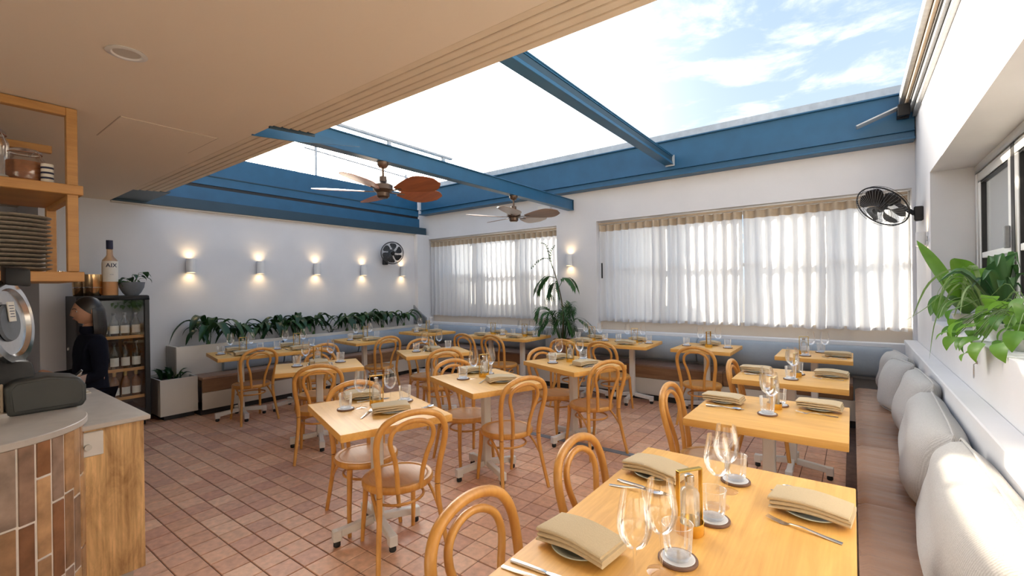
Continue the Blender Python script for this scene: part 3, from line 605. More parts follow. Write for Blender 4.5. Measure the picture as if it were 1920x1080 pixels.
# cushioned bench along the right wall
t = thing('cushioned_bench', 'long brown vinyl bench beside the ledge wall with big knit cushions on it', 'bench', (0.02, -1.2, 0))
obj('kick', MB().box(0.06, 0.4, 0, 7.1, 0, 0.085), 'kick', t)
for k in range(5): obj('front_panel', MB().box(0, 0.02, k*1.43, k*1.43+1.427, 0.085, 0.33), 'cream', t, bevel=0.003)
ys = (-1.2, -0.2, 0.81, 1.83, 2.85, 3.865, 4.89, 5.93)
for k, (a, b) in enumerate(zip(ys[:-1], ys[1:])):
    rn = random.Random(k)
    def fn(u, v, a=a, b=b, ph=rn.uniform(0, 6)):
        x = lerp(0, 0.43, v); y = lerp(a+.004, b-.004, u); e = min(u, 1-u)*(b-a); r = max(0, 1-e/0.035); rx = max(0, 1-x/0.035)
        z = 0.452-0.018*r*r-0.02*rx*rx+(0.0042*math.sin(46*y+ph+2.5*math.sin(7*x+ph))+0.003*math.sin(83*y+3*math.sin(9*x)))*min(1, e/0.06)*(0.35+1.6*x)+0.003*math.sin(17*y+ph*2)
        return (x-0.01, y+1.2, z)
    bm_ = MB().grid(90, 16, fn); bm_.box(-0.008, 0.42, a+1.206, b+1.194, 0.335, 0.432)
    obj('seat_pad', bm_, 'vinyl', t, ang=60)
def pillow(label, loc, size, rz, tilt, seed, group='grey knit back cushions on the vinyl bench'):
    """size: length (local x), height (z), thickness (y)"""
    Lx, H, T = size; rn = random.Random(seed); p1, p2 = rn.uniform(0, 6), rn.uniform(0, 6)
    r = thing('back_cushion', label, 'cushion', loc, rz, group)
    def sh(s):
        def fn(u, v):
            a, b = u*2-1, v*2-1; e = (1-abs(a)**5)**0.5*(1-abs(b)**3.2)**0.5
            k = 1-0.05*abs(a)*abs(b)**2
            y = s*T/2*(e+0.0)*(1+0.10*math.sin(3*a+p1)+0.08*math.sin(4*b+p2)+0.025*math.sin(11*a*b+p1)) 
            x = a*Lx/2*(1-0.035*(b*b)); z = b*H/2*(1-0.05*(a*a)*(a*a)) 
            zz = z*math.cos(tilt)-y*math.sin(tilt); yy = z*math.sin(tilt)+y*math.cos(tilt)
            return (x*k, yy, zz+H/2)
        return fn
    obj('cover', MB().grid(26, 18, sh(1)).grid(26, 18, sh(-1)), 'knit', r, ang=70)
    rim = []
    for k in range(80):
        th = k/80*4; i = int(th); f = th-i
        a, b = ((-1+2*f, -1), (1, -1+2*f), (1-2*f, 1), (-1, 1-2*f))[i]
        x = a*Lx/2*(1-0.035*b*b)*(1-0.05*abs(a)*b*b); z = b*H/2*(1-0.05*a**4)
        rim.append((x, z*math.sin(tilt), z*math.cos(tilt)+H/2))
    obj('piping', MB().tube(rim, 0.006, 6, closed=True), 'knit', r)
    return r
pillow('nearest and largest knit cushion on the vinyl bench, half sunlit', (0.325, 2.16, 0.44), (1.34, 0.42, 0.23), -PI/2, R(15), 1)
pillow('big knit cushion directly behind the half sunlit one', (0.325, 3.42, 0.44), (1.25, 0.41, 0.21), -PI/2-0.03, R(16), 2)
pillow('knit cushion peeking out above the big one beside the third table', (0.345, 4.22, 0.46), (0.74, 0.44, 0.19), -PI/2+0.05, R(12), 3)
pillow('knit cushion turned to face the room, near the bench corner', (0.285, 4.98, 0.455), (0.40, 0.43, 0.16), R(-72), R(13), 4)
pillow('farthest knit cushion, in the bench corner by the window', (0.315, 5.52, 0.46), (0.62, 0.42, 0.20), -PI/2+0.12, R(10), 5)
# ------------------------------------------------------------------ chairs
def make_chair():
    t = thing('bentwood_chair', None, 'chair')
    # hoop with rear legs
    half = [(0.205, -0.265, 0.0), (0.188, -0.225, 0.16), (0.172, -0.195, 0.32), (0.170, -0.19, 0.43), (0.180, -0.205, 0.54), (0.196, -0.232, 0.66), (0.192, -0.252, 0.75), (0.155, -0.266, 0.815), (0.085, -0.274, 0.85), (0.0, -0.277, 0.862)]
    pts = bez(half+[(-x, y, z) for x, y, z in half[-2::-1]], 5)
    cut = [p for p in pts if p.z > 0.395]
    rad = [0.0172+0.0014*math.sin(PI*k/len(cut)) for k in range(len(cut))]
    obj('back_hoop', MB().tube(cut, rad, 10), 'beech', t, ang=60)
    inner = [(0.068, -0.192, 0.405), (0.074, -0.20, 0.50), (0.092, -0.222, 0.60), (0.124, -0.242, 0.70), (0.112, -0.257, 0.765), (0.062, -0.268, 0.803), (0, -0.271, 0.815)]
    pi_ = bez(inner+[(-x, y, z) for x, y, z in inner[-2::-1]], 4)
    obj('inner_loop', MB().tube(pi_, 0.0138, 10), 'beech', t, ang=60)
    for s in (-1, 1):
        rl = [p for p in bez([(s*x, y, z) for x, y, z in half], 4) if p.z < 0.41]
        obj('leg', MB().tube(rl, [lerp(0.013, 0.0168, k/(len(rl)-1)) for k in range(len(rl))], 10), 'beech', t, ang=60)
        fl = bez([(s*0.162, 0.192, 0), (s*0.158, 0.172, 0.14), (s*0.150, 0.155, 0.28), (s*0.146, 0.150, 0.40)], 4)
        obj('leg', MB().tube(fl, [lerp(0.012, 0.0185, k/(len(fl)-1)) for k in range(len(fl))], 10), 'beech', t, ang=60)
        br = bez([(s*0.176, -0.202, 0.25), (s*0.172, -0.12, 0.325), (s*0.165, -0.03, 0.375), (s*0.158, 0.06, 0.39)], 5)
        obj('brace', MB().tube(br, 0.0095, 8), 'beech', t, ang=60)
    ring = MB().lathe([(0.165, 0.392), (0.196, 0.392), (0.206, 0.402), (0.207, 0.424), (0.200, 0.434), (0.176, 0.436), (0.168, 0.430)], 40, (0, 0.0, 0), sy=0.98)
    obj('seat_ring', ring, 'beech', t, ang=50)
    pan = MB().lathe([(0.172, 0.431), (0.13, 0.428), (0.07, 0.424), (0.001, 0.422)], 36, sy=0.98)
    pan.lathe([(0.172, 0.400), (0.001, 0.400)], 36, sy=0.98)
    obj('seat_panel', pan, 'beech_seat', t, ang=60)
    rg = MB().tube([(0.148*math.cos(2*PI*k/32), 0.15*math.sin(2*PI*k/32)+0.0, 0.315) for k in range(32)], 0.0085, 6, closed=True)
    obj('leg_ring', rg, 'beech', t, ang=60)
    return t
CH = [
 ((-0.72, 1.09), 0, 'bentwood chair tucked under the long front table, the nearer of its two'),
 ((-0.71, 1.775), 0, 'bentwood chair tucked under the long front table, the one farther from the camera'),
 ((-0.73, 3.10), 0, 'bentwood chair at the second table along the vinyl bench'),
 ((-0.59, 4.37), 0, 'bentwood chair at the third table along the vinyl bench'),
 ((-1.36, 5.36), 90, 'single bentwood chair at the small table under the big curtains'),
 ((-2.18, 1.765), 160, 'bentwood chair with its back to the camera at the foremost free-standing table'),
 ((-2.64, 1.875), -20, 'bentwood chair on the far side of the foremost free-standing table, nearest the bar'),
 ((-2.20, 2.86), 160, 'bentwood chair with its back to the camera at the middle free-standing table'),
 ((-2.74, 2.985), -20, 'bentwood chair on the far side of the middle free-standing table'),
 ((-1.99, 3.90), 153, 'bentwood chair with its back to the camera at the table on the grey floor strip'),
 ((-2.48, 4.10), -20, 'bentwood chair on the far side of the table on the grey floor strip'),
 ((-4.05, 2.36), 150, 'bentwood chair on the near side of the free-standing table closest to the planter bench'),
 ((-4.60, 2.68), -27, 'bentwood chair on the far side of the free-standing table closest to the planter bench'),
 ((-3.84, 3.73), 150, 'bentwood chair on the near side of the free-standing table in front of the wall fan'),
 ((-4.37, 4.02), -30, 'bentwood chair on the far side of the free-standing table in front of the wall fan'),
 ((-5.80, 2.52), 176, 'bentwood chair nearest the drinks fridge at the planter-bench double table'),
 ((-5.52, 3.16), 176, 'second bentwood chair at the planter-bench double table, farther from the fridge'),
 ((-5.52, 4.16), 172, 'bentwood chair at the planter-bench table below the wall fan'),
 ((-4.55, 5.17), 90, 'bentwood chair at the double table under the smaller curtain, on the planter side'),
 ((-4.08, 5.24), 90, 'bentwood chair at the double table under the smaller curtain, on the palm side'),
 ((-2.94, 5.27), 90, 'bentwood chair at the double table in front of the palm, on the palm side'),
 ((-2.40, 5.30), 84, 'bentwood chair at the double table in front of the palm, away from the palm'),
]
for (xy, a, lab) in CH:
    place(PROTO, 'chair', make_chair, (xy[0], xy[1], 0), R(a-90), lab, 'bentwood chairs')
# ------------------------------------------------------------------ tables
TZ = 0.78
def make_table(L_, D_, nb=1, arm=0.25, single=False):
    def mk():
        t = thing('cafe_table' if L_ < 1.1 else 'long_table', None, 'table')
        obj('tabletop', MB().box(-L_/2, L_/2, -D_/2, D_/2, TZ-0.042, TZ), 'oak', t, bevel=0.004, seg=2)
        for k in range(nb):
            cx = 0 if nb == 1 else (-0.5+k)*L_*0.55
            obj('post', MB().box(cx-0.032, cx+0.032, -0.032, 0.032, 0.09, TZ-0.05), 'white', t, bevel=0.006)
            obj('top_plate', MB().box(cx-0.16, cx+0.16, -0.16, 0.16, TZ-0.05, TZ-0.041), 'white', t)
            for q in range(4):
                a = q*PI/2; dx, dy = math.cos(a), math.sin(a)
                m_ = MB(); p = Vector((cx+dx*0.03, dy*0.03, 0.10)); e = Vector((cx+dx*arm, dy*arm, 0.075))
                m_.bar(p, e, 0.042, 0.045); m_.box(e.x-0.025, e.x+0.025, e.y-0.025, e.y+0.025, 0.035, 0.098)
                am = obj('base_arm', m_, 'white', t, bevel=0.004)
                obj('foot', MB().lathe([(0.001, 0.0), (0.017, 0.0), (0.021, 0.006), (0.021, 0.022), (0.012, 0.036), (0.001, 0.036)], 12, (e.x, e.y, 0)), 'rubber', am)
        return t
    return mk
TABLES = {}
def table(key, size, loc, rz, label, nb=1):
    r = place(PROTO, ('table', size, nb), make_table(size[0], size[1], nb), (loc[0], loc[1], 0), R(rz), label, 'oak cafe tables')
    TABLES[key] = (loc, rz); return r
table('T1', (1.42, 0.775), (-0.385, 1.375), 90, 'long oak table with folded napkins, nearest the camera beside the vinyl bench', 2)
table('T2', (0.76, 0.77), (-0.40, 3.035), 0, 'second oak table along the vinyl bench, behind the long front one')
table('T3', (0.76, 0.68), (-0.405, 4.32), 0, 'third oak table along the vinyl bench')
table('T4', (0.66, 0.66), (-0.33, 5.78), 0, 'small oak table in the corner where window bench and vinyl bench meet')
table('A8', (0.66, 0.70), (-1.42, 5.84), 0, 'single oak table at the window bench, under the big curtains')
table('LF', (0.80, 0.65), (-2.41, 1.79), -18, 'foremost free-standing oak table, nearest the bar counter')
table('LM', (0.80, 0.65), (-2.43, 2.88), -21, 'middle free-standing oak table, directly behind the foremost one')
table('R5', (0.80, 0.65), (-2.22, 3.975), -21, 'free-standing oak table standing on the grey floor strip')
table('A2', (0.78, 0.60), (-4.29, 2.51), 63, 'free-standing oak table closest to the planter bench and fridge')
table('A4', (0.78, 0.60), (-4.06, 3.85), 61, 'free-standing oak table in front of the wall fan')
table('A1a', (0.60, 0.72), (-5.98, 2.48), 79, 'oak table at the fridge end of the planter-bench double table')
table('A1b', (0.60, 0.72), (-5.86, 3.09), 79, 'oak table at the window end of the planter-bench double table')
table('A3', (0.66, 0.80), (-5.93, 4.20), 82, 'oak table at the planter bench below the wall fan')
table('A5', (0.66, 0.76), (-6.02, 5.56), 85, 'oak table in the corner of planter bench and window bench')
table('A6a', (0.60, 0.72), (-4.70, 5.72), 2, 'oak table on the planter side of the double table under the smaller curtain')
table('A6b', (0.60, 0.72), (-4.09, 5.74), 2, 'oak table on the palm side of the double table under the smaller curtain')
table('A7a', (0.60, 0.72), (-2.96, 5.78), 3, 'oak table of the double table by the palm, on the palm side')
table('A7b', (0.60, 0.72), (-2.355, 5.81), 3, 'oak table of the double table by the palm, away from the palm')
# ------------------------------------------------------------------ tableware
WORD = {1: ('',), 2: ('left of the two', 'right of the two'), 3: ('leftmost of the three', 'middle of the three', 'rightmost of the three'),
        4: ('leftmost of the four', 'second from left of the four', 'third from left of the four', 'rightmost of the four')}
def ordered(pts):
    """pair every point with the wording of its place from left to right as the photograph shows it"""
    o = sorted(pts, key=lambda p: pix((p[0], p[1], TZ))[0]); w = WORD[len(pts)]
    return [(p, w[i]) for i, p in enumerate(o)]
def mk_wine():
    t = thing('wine_glass', None, 'wine glass'); t.scale = (1.08, 1.08, 1.08)
    obj('bowl', MB().lathe([(0.004, 0.092), (0.016, 0.097), (0.030, 0.112), (0.039, 0.135), (0.0405, 0.152), (0.038, 0.175), (0.0335, 0.200), (0.0300, 0.222)], 22), 'glass', t, ang=80)
    obj('stem', MB().lathe([(0.0045, 0.004), (0.0034, 0.02), (0.0032, 0.07), (0.0045, 0.092)], 8), 'glass', t, ang=80)
    obj('foot', MB().lathe([(0.001, 0.007), (0.010, 0.0055), (0.030, 0.002), (0.035, 0.0)], 22), 'glass', t, ang=80)
    return t
def mk_tumbler():
    t = thing('tumbler', None, 'tumbler'); t.scale = (1.14, 1.14, 1.02)
    pr = [(0.001, 0.008), (0.026, 0.008), (0.031, 0.014), (0.033, 0.04), (0.036, 0.09)]
    vs = MB(); n = 36
    for i, (r, z) in enumerate(pr):
        for k in range(n):
            q = r*(1-0.045*(k % 2)) if 0 < i < 4 else r
            a = 2*PI*k/n; vs.v.append((q*math.cos(a), q*math.sin(a), z))
    for i in range(len(pr)-1):
        for k in range(n): vs.f.append((i*n+k, i*n+(k+1) % n, (i+1)*n+(k+1) % n, (i+1)*n+k))
    obj('body', vs, 'ribbed', t, ang=15)
    obj('base', MB().lathe([(0.001, 0.0), (0.027, 0.0), (0.030, 0.006), (0.026, 0.0085), (0.001, 0.0085)], 24), 'ribbed', t, ang=40)
    obj('rim', MB().tube([(0.036*math.cos(2*PI*k/28), 0.036*math.sin(2*PI*k/28), 0.09) for k in range(28)], 0.0011, 5, closed=True), 'glass', t)
    return t
def mk_coaster():
    t = thing('coaster', None, 'coaster')
    obj('base', MB().lathe([(0.001, 0), (0.051, 0), (0.0525, 0.002), (0.0525, 0.007), (0.051, 0.009), (0.001, 0.009)], 32), 'coaster', t, ang=40)
    obj('top_pad', MB().lathe([(0.001, 0.0101), (0.044, 0.0101), (0.045, 0.0092)], 32), 'pad', t, ang=40)
    return t
def mk_caddy():
    t = thing('brass_caddy', None, 'caddy')
    obj('tray', MB().lathe([(0.001, 0.0), (0.040, 0.0), (0.041, 0.002), (0.041, 0.036), (0.039, 0.036), (0.039, 0.004), (0.001, 0.004)], 28), 'brass', t, ang=40)
    for s in (-1, 1): obj('upright', MB().box(s*0.0415-0.002, s*0.0415+0.002, -0.008, 0.008, 0.0, 0.190), 'brass', t, bevel=0.001)
    obj('handle', MB().box(-0.0435, 0.0435, -0.008, 0.008, 0.186, 0.192), 'brass', t, bevel=0.001)
    return t
def mk_cruet():
    t = thing('oil_cruet', None, 'bottle')
    obj('body', MB().lathe([(0.001, 0), (0.026, 0), (0.029, 0.003), (0.029, 0.115), (0.024, 0.126), (0.013, 0.133), (0.012, 0.155)], 20), 'ribbed', t, ang=40)
    obj('cap', MB().lathe([(0.0125, 0.150), (0.014, 0.151), (0.014, 0.168), (0.010, 0.171), (0.001, 0.171)], 14), 'steel', t, ang=40)
    return t
def mk_plate():
    t = thing('side_plate', None, 'plate')
    obj('dish', MB().lathe([(0.001, 0.002), (0.05, 0.0), (0.056, 0.002), (0.080, 0.011), (0.085, 0.0135), (0.083, 0.0155), (0.058, 0.007), (0.05, 0.005), (0.001, 0.005)], 36), 'plate', t, ang=60)
    obj('foot_ring', MB().lathe([(0.044, 0.0), (0.050, 0.0), (0.050, 0.003), (0.044, 0.003)], 28), 'cup', t)
    return t
def mk_napkin(seed=0):
    def mk():
        rn = random.Random(seed); t = thing('napkin', None, 'napkin')
        Lx, Wy = 0.220, 0.128; p = rn.uniform(0, 6)
        def drape(x, y): 
            ex = abs(x)/(Lx/2)
            return -0.005*ex**3+0.003*math.sin(14*x+p)*math.sin(9*y+p)+0.002*math.sin(31*x+2*p)
        for k, nm in enumerate(('lower_fold', 'middle_fold', 'top_fold')):
            z0 = 0.012*k; th = 0.0105; w = Wy*(1-0.025*k)
            prof = [(-w/2, th*0.5)]+[(-w/2+0.006*(1-math.cos(a)), th*0.5-th*0.5*math.sin(a)) for a in (0.8, PI/2)]
            ring = []
            n = 7
            for i in range(n): ring.append((lerp(-w/2+.004, w/2, i/(n-1)), th))
            ring += [(w/2+0.001, th*0.66), (w/2-0.002, th*0.52), (w/2+0.001, th*0.36)]
            for i in range(n): ring.append((lerp(w/2, -w/2+.004, i/(n-1)), 0))
            ring += [(-w/2-0.001, th*0.3), (-w/2-0.002, th*0.5), (-w/2-0.001, th*0.75)]
            m = len(ring); nx = 15; mb = MB(); sx = rn.uniform(-0.004, 0.004)*k
            for i in range(nx):
                x = lerp(-Lx/2, Lx/2, i/(nx-1))
                for (y, z) in ring: mb.v.append((x+sx+0.002*math.sin(20*y+p), y+0.002*math.sin(17*x+p+k), 0.0165+z0+z*(1+0.25*math.sin(13*x+p+k))+drape(x, y)))
            for i in range(nx-1):
                for j in range(m): mb.f.append((i*m+j, i*m+(j+1) % m, (i+1)*m+(j+1) % m, (i+1)*m+j))
            mb.f += [tuple(range(m)), tuple((nx-1)*m+j for j in range(m-1, -1, -1))]
            obj(nm, mb, 'linen', t, ang=45)
        return t
    return mk
def strip_loft(secs):
    """secs: list of (x, halfwidth, z, thickness)"""
    mb = MB()
    for x, w, z, th in secs: mb.v += [(x, -w, z), (x, w, z), (x, w*0.8, z+th), (x, -w*0.8, z+th)]
    for i in range(len(secs)-1):
        for j in range(4): mb.f.append((i*4+j, i*4+(j+1) % 4, (i+1)*4+(j+1) % 4, (i+1)*4+j))
    k = (len(secs)-1)*4; mb.f += [(3,2,1,0), (k,k+1,k+2,k+3)]
    return mb
def mk_fork():
    t = thing('fork', None, 'fork')
    obj('handle', strip_loft([(0.0, .0065, .001, .003), (0.05, .0055, .003, .003), (0.10, .0035, .008, .003), (0.135, .003, .006, .003), (0.145, .008, .002, .002), (0.155, .011, .001, .002), (0.165, .0115, .002, .0015)]), 'steel', t)
    for k in range(4):
        y = -0.009+0.006*k; mb = strip_loft([(0.163, .0016, .002, .0015), (0.185, .0015, .004, .0015), (0.205, .0008, .009, .001)]); mb.v = [(a, b+y, c) for a, b, c in mb.v]
        obj('tine', mb, 'steel', t)
    return t
def mk_spoon():
    t = thing('spoon', None, 'spoon')
    obj('handle', strip_loft([(0.0, .0065, .001, .003), (0.05, .0055, .003, .003), (0.10, .0035, .009, .003), (0.135, .003, .007, .003), (0.145, .004, .005, .003)]), 'steel', t)
    mb = MB(); mb.grid(15, 7, lambda u, v: (0.170+0.028*v*math.cos(2*PI*u), 0.0185*v*math.sin(2*PI*u), 0.001+0.0075*v*v), closeu=True)
    obj('bowl', mb, 'chrome', t, solid=0.0015, ang=70)
    return t
def mk_knife():
    t = thing('table_knife', None, 'knife')
    obj('handle', strip_loft([(0.0, .007, .001, .006), (0.05, .0065, .001, .0065), (0.10, .006, .001, .006), (0.11, .0055, .002, .003)]), 'steel', t, bevel=0.0006)
    obj('blade', strip_loft([(0.108, .0055, .003, .002), (0.13, .009, .003, .002), (0.18, .0095, .003, .0015), (0.205, .0075, .003, .001), (0.218, .002, .003, .0008)]), 'chrome', t)
    return t
MAKE = {'wine': mk_wine, 'tumbler': mk_tumbler, 'coaster': mk_coaster, 'caddy': mk_caddy, 'cruet': mk_cruet, 'plate': mk_plate,
        'napkin0': mk_napkin(1), 'napkin1': mk_napkin(2), 'napkin2': mk_napkin(3), 'fork': mk_fork, 'spoon': mk_spoon, 'knife': mk_knife}
GROUP = {'wine': 'wine glasses on the tables', 'tumbler': 'ribbed tumblers on the tables', 'coaster': 'round coasters under the tumblers', 'caddy': 'brass caddies on the tables', 'cruet': 'oil bottles in the brass caddies', 'plate': 'side plates under the napkins', 'napkin': 'folded khaki napkins', 'fork': 'forks on the tables', 'spoon': 'spoons on the tables', 'knife': 'knives on the tables'}
def put(kind, x, y, z, rz, label):
    key = kind
    if kind == 'napkin': key = 'napkin%d' % random.randrange(3)
    r = place(PROTO, key, MAKE[key], (x, y, z), R(rz), ' '.join(label.split()), GROUP[kind]); return r
def seth(desc, caddy=None, wines=(), tumblers=(), naps=(), cutlery=(), crz=30):
    if caddy:
        put('caddy', caddy[0], caddy[1], TZ, crz, 'small brass caddy with tall handle standing on %s' % desc)
        put('cruet', caddy[0], caddy[1], TZ+0.0045, crz, 'clear glass bottle inside the brass caddy on %s' % desc)
    for p, w in ordered(wines): put('wine', p[0], p[1], TZ, random.uniform(0, 90), '%s wine glass%s standing on %s' % (w, 'es' if w else '', desc))
    for p, w in ordered(tumblers):
        w2 = w
        put('coaster', p[0], p[1], TZ, random.uniform(0, 90), '%s tumbler coaster%s on %s' % (w, 's' if w else '', desc))
        put('tumbler', p[0], p[1], TZ+0.0105, random.uniform(0, 90), '%s ribbed tumbler%s standing on %s' % (w, 's' if w else '', desc))
    for (p, w) in ordered(naps):
        put('plate', p[0], p[1], TZ, 0, '%s side plate%s beneath napkin on %s' % (w, 's' if w else '', desc))
        put('napkin', p[0], p[1], TZ, p[2], '%s khaki napkin%s lying on %s' % (w, 's' if w else '', desc))
    by = {}
    for k, x, y, rz in cutlery: by.setdefault(k, []).append((x, y, rz))
    for k, lst in by.items():
        nm = {'knife': ('table knife', 'table knives'), 'fork': ('steel fork', 'steel forks'), 'spoon': ('steel spoon', 'steel spoons')}[k]
        for p, w in ordered(lst): put(k, p[0], p[1], TZ, p[2], '%s %s lying on %s' % (w, nm[1] if w else nm[0], desc))
# long front table, placed piece by piece
seth('the long front table', (-0.405, 1.435), wines=[(-0.375, 1.80), (-0.375, 1.66), (-0.41, 1.19), (-0.44, 1.085)],
     tumblers=[(-0.365, 1.90), (-0.365, 1.545), (-0.39, 1.265)],
     naps=[(-0.635, 1.79, -8), (-0.635, 1.165, -6), (-0.115, 1.775, -5)],
     cutlery=[('knife', -0.735, 1.655, -4), ('spoon', -0.745, 1.60, 8), ('spoon', -0.73, 1.225, 5), ('knife', -0.76, 1.0, 4), ('fork', -0.765, 0.965, 3),
              ('fork', -0.03, 1.615, 166), ('spoon', -0.022, 1.92, 174), ('knife', -0.03, 1.875, 175)], crz=55)
seth('the second bench table', (-0.385, 3.15), wines=[(-0.41, 3.08), (-0.385, 3.02), (-0.43, 3.20)], tumblers=[(-0.40, 2.985), (-0.37, 3.24)],
     naps=[(-0.665, 3.15, -2), (-0.16, 3.27, -3)], cutlery=[('knife', -0.745, 3.02, 0), ('spoon', -0.735, 2.985, 6), ('fork', -0.07, 3.13, 178)], crz=80)
seth('the third bench table', (-0.375, 4.34), wines=[(-0.40, 4.29), (-0.38, 4.22)], tumblers=[(-0.395, 4.18), (-0.37, 4.44)],
     naps=[(-0.665, 4.38, 0), (-0.14, 4.48, -2)], cutlery=[('knife', -0.74, 4.26, 0), ('spoon', -0.72, 4.22, 6), ('fork', -0.06, 4.34, 178)], crz=80)
seth('the small bench-corner table', (-0.42, 5.74), wines=[(-0.36, 5.80), (-0.24, 5.86)], tumblers=[(-0.40, 5.62), (-0.28, 5.98)], naps=[(-0.12, 5.72, 0)], cutlery=[('fork', -0.05, 5.58, 178)], crz=20)
seth('the single table under big curtains', (-1.40, 5.84), wines=[(-1.50, 5.88), (-1.30, 5.88)], tumblers=[(-1.66, 5.84), (-1.19, 5.86)], naps=[(-1.43, 6.05, 0)], crz=70)
def uv(key, u, v):
    (cx, cy), rz = TABLES[key]; a = R(rz); return (cx+u*math.cos(a)-v*math.sin(a), cy+u*math.sin(a)+v*math.cos(a))
def pair(key, desc, seed=0, c=(0, 0), nap=(-0.24, 0.24), flip=False, wine=((-0.06, -0.10), (0.02, 0.10)), tum=((-0.05, -0.19), (-0.04, 0.20))):
    rz = TABLES[key][1]; f = lambda u, v: uv(key, u+c[0], v+c[1])
    seth(desc, f(-0.01, 0.0), wines=[f(*w) for w in wine], tumblers=[f(*w) for w in tum],
         naps=[(*f(nap[0], 0.03), rz+90), (*f(nap[1], -0.02), rz+90)],
         cutlery=[('spoon', *f(nap[1]-0.09, -0.14), rz+88), ('fork', *f(nap[1]+0.075, -0.13), rz+92), ('knife', *f(nap[1]+0.10, -0.13), rz+89), ('fork', *f(nap[0]-0.075, 0.13), rz-92)], crz=rz+20)
# the foremost and middle free-standing tables follow the measured places
seth('the foremost free-standing table', (-2.505, 1.862), wines=[(-2.515, 1.752), (-2.442, 1.925)], tumblers=[(-2.562, 1.672), (-2.416, 2.025)],
     naps=[(-2.275, 1.80, 60), (-2.74, 1.91, 65)], cutlery=[('fork', -2.30, 1.60, 125), ('spoon', -2.13, 1.845, 100), ('knife', -2.17, 1.815, 92), ('knife', -2.66, 1.82, 65)], crz=60)
seth('the middle free-standing table', (-2.515, 2.962), wines=[(-2.532, 2.852), (-2.482, 3.012)], tumblers=[(-2.592, 2.785), (-2.56, 3.07)],
     naps=[(-2.262, 2.872, 55), (-2.72, 3.06, 65)], cutlery=[('fork', -2.36, 2.72, 110), ('knife', -2.17, 2.86, 85), ('spoon', -2.14, 2.90, 95), ('knife', -2.78, 2.93, 65)], crz=60)
pair('R5', 'the floor-strip table', c=(-0.06, 0.02))
pair('A2', 'the free-standing planter-side table', nap=(-0.02, 0.02), wine=((-0.12, -0.03), (0.12, 0.05)), tum=((-0.20, -0.02), (0.21, 0.04)), c=(0, 0.06))
pair('A4', 'the free-standing table facing wall fan', nap=(-0.02, 0.02), wine=((-0.10, -0.03), (0.10, 0.05)), tum=((-0.20, -0.02), (0.21, 0.04)), c=(0, 0.06))
def wallset(key, desc, seed=0):
    f = lambda u, v: uv(key, u, v); rz = TABLES[key][1]
    seth(desc, f(0.03, 0.02), wines=[f(-0.09, 0.08), f(0.13, 0.06)], tumblers=[f(-0.20, 0.04), f(0.22, 0.02)], naps=[(*f(0.0, -0.22), rz), (*f(0.0, 0.24), rz)],
         cutlery=[('knife', *f(-0.12, -0.12), rz+90), ('fork', *f(0.14, -0.15), rz+90)], crz=rz+10)
wallset('A1a', 'the fridge-end planter-bench table'); wallset('A1b', 'the second planter-bench table')
wallset('A3', 'the planter-bench table below the wall lamps'); wallset('A5', 'the far planter-wall corner table')
wallset('A6a', 'the outer table under smaller curtain'); wallset('A6b', 'the palm-side table under smaller curtain')
wallset('A7a', 'the palm-front table by the pillar'); wallset('A7b', 'the table beyond the palm-front one')
# ------------------------------------------------------------------ wall lamps
def mk_sconce():
    t = thing('wall_lamp', None, 'wall lamp')          # local +x points away from the wall
    obj('tube', MB().lathe([(0.049, -0.092), (0.053, -0.092), (0.053, 0.092), (0.049, 0.092), (0.049, -0.092)], 24, (0.066, 0, 0)), 'sconce', t, ang=40)
    obj('mount', MB().box(0, 0.03, -0.02, 0.02, -0.03, 0.03), 'sconce', t, bevel=0.003)
    for s in (-1, 1):
        d = obj('lamp_disc', MB().lathe([(0.001, 0), (0.046, 0)], 18, (0.066, 0, s*0.062)), 'lampglow', t)
        l = bpy.data.lights.new('lamp_light', 'SPOT'); l.energy = 0.75; l.color = (1, 0.70, 0.38); l.spot_size = R(115); l.spot_blend = 0.9; l.shadow_soft_size = 0.02
        lo = bpy.data.objects.new('lamp_light', l); COL.objects.link(lo); lo.parent = t; lo.location = (0.066, 0, s*0.075); lo.rotation_euler = (PI if s > 0 else 0, 0, 0)
    return t
SN = ('nearest the drinks fridge', 'second from the drinks fridge', 'third from the drinks fridge', 'beside the wall fan on its fridge side', 'under the wall fan near the corner')
for k in range(5):
    place(PROTO, 'sconce', mk_sconce, (WL, 2.335+k*0.90, 1.885), 0, 'white tube wall lamp on the planter wall, %s' % SN[k], 'white up-and-down wall lamps')
dup(PROTO['sconce'], (-3.70, WB, 1.97), -PI/2, 'white tube wall lamp on the pillar between the two curtains')
dup(PROTO['sconce'], (WR, 5.66, 1.93), PI, 'white tube wall lamp on the bench wall below the swivelled fan', scale=(0.7, 0.7, 0.7))
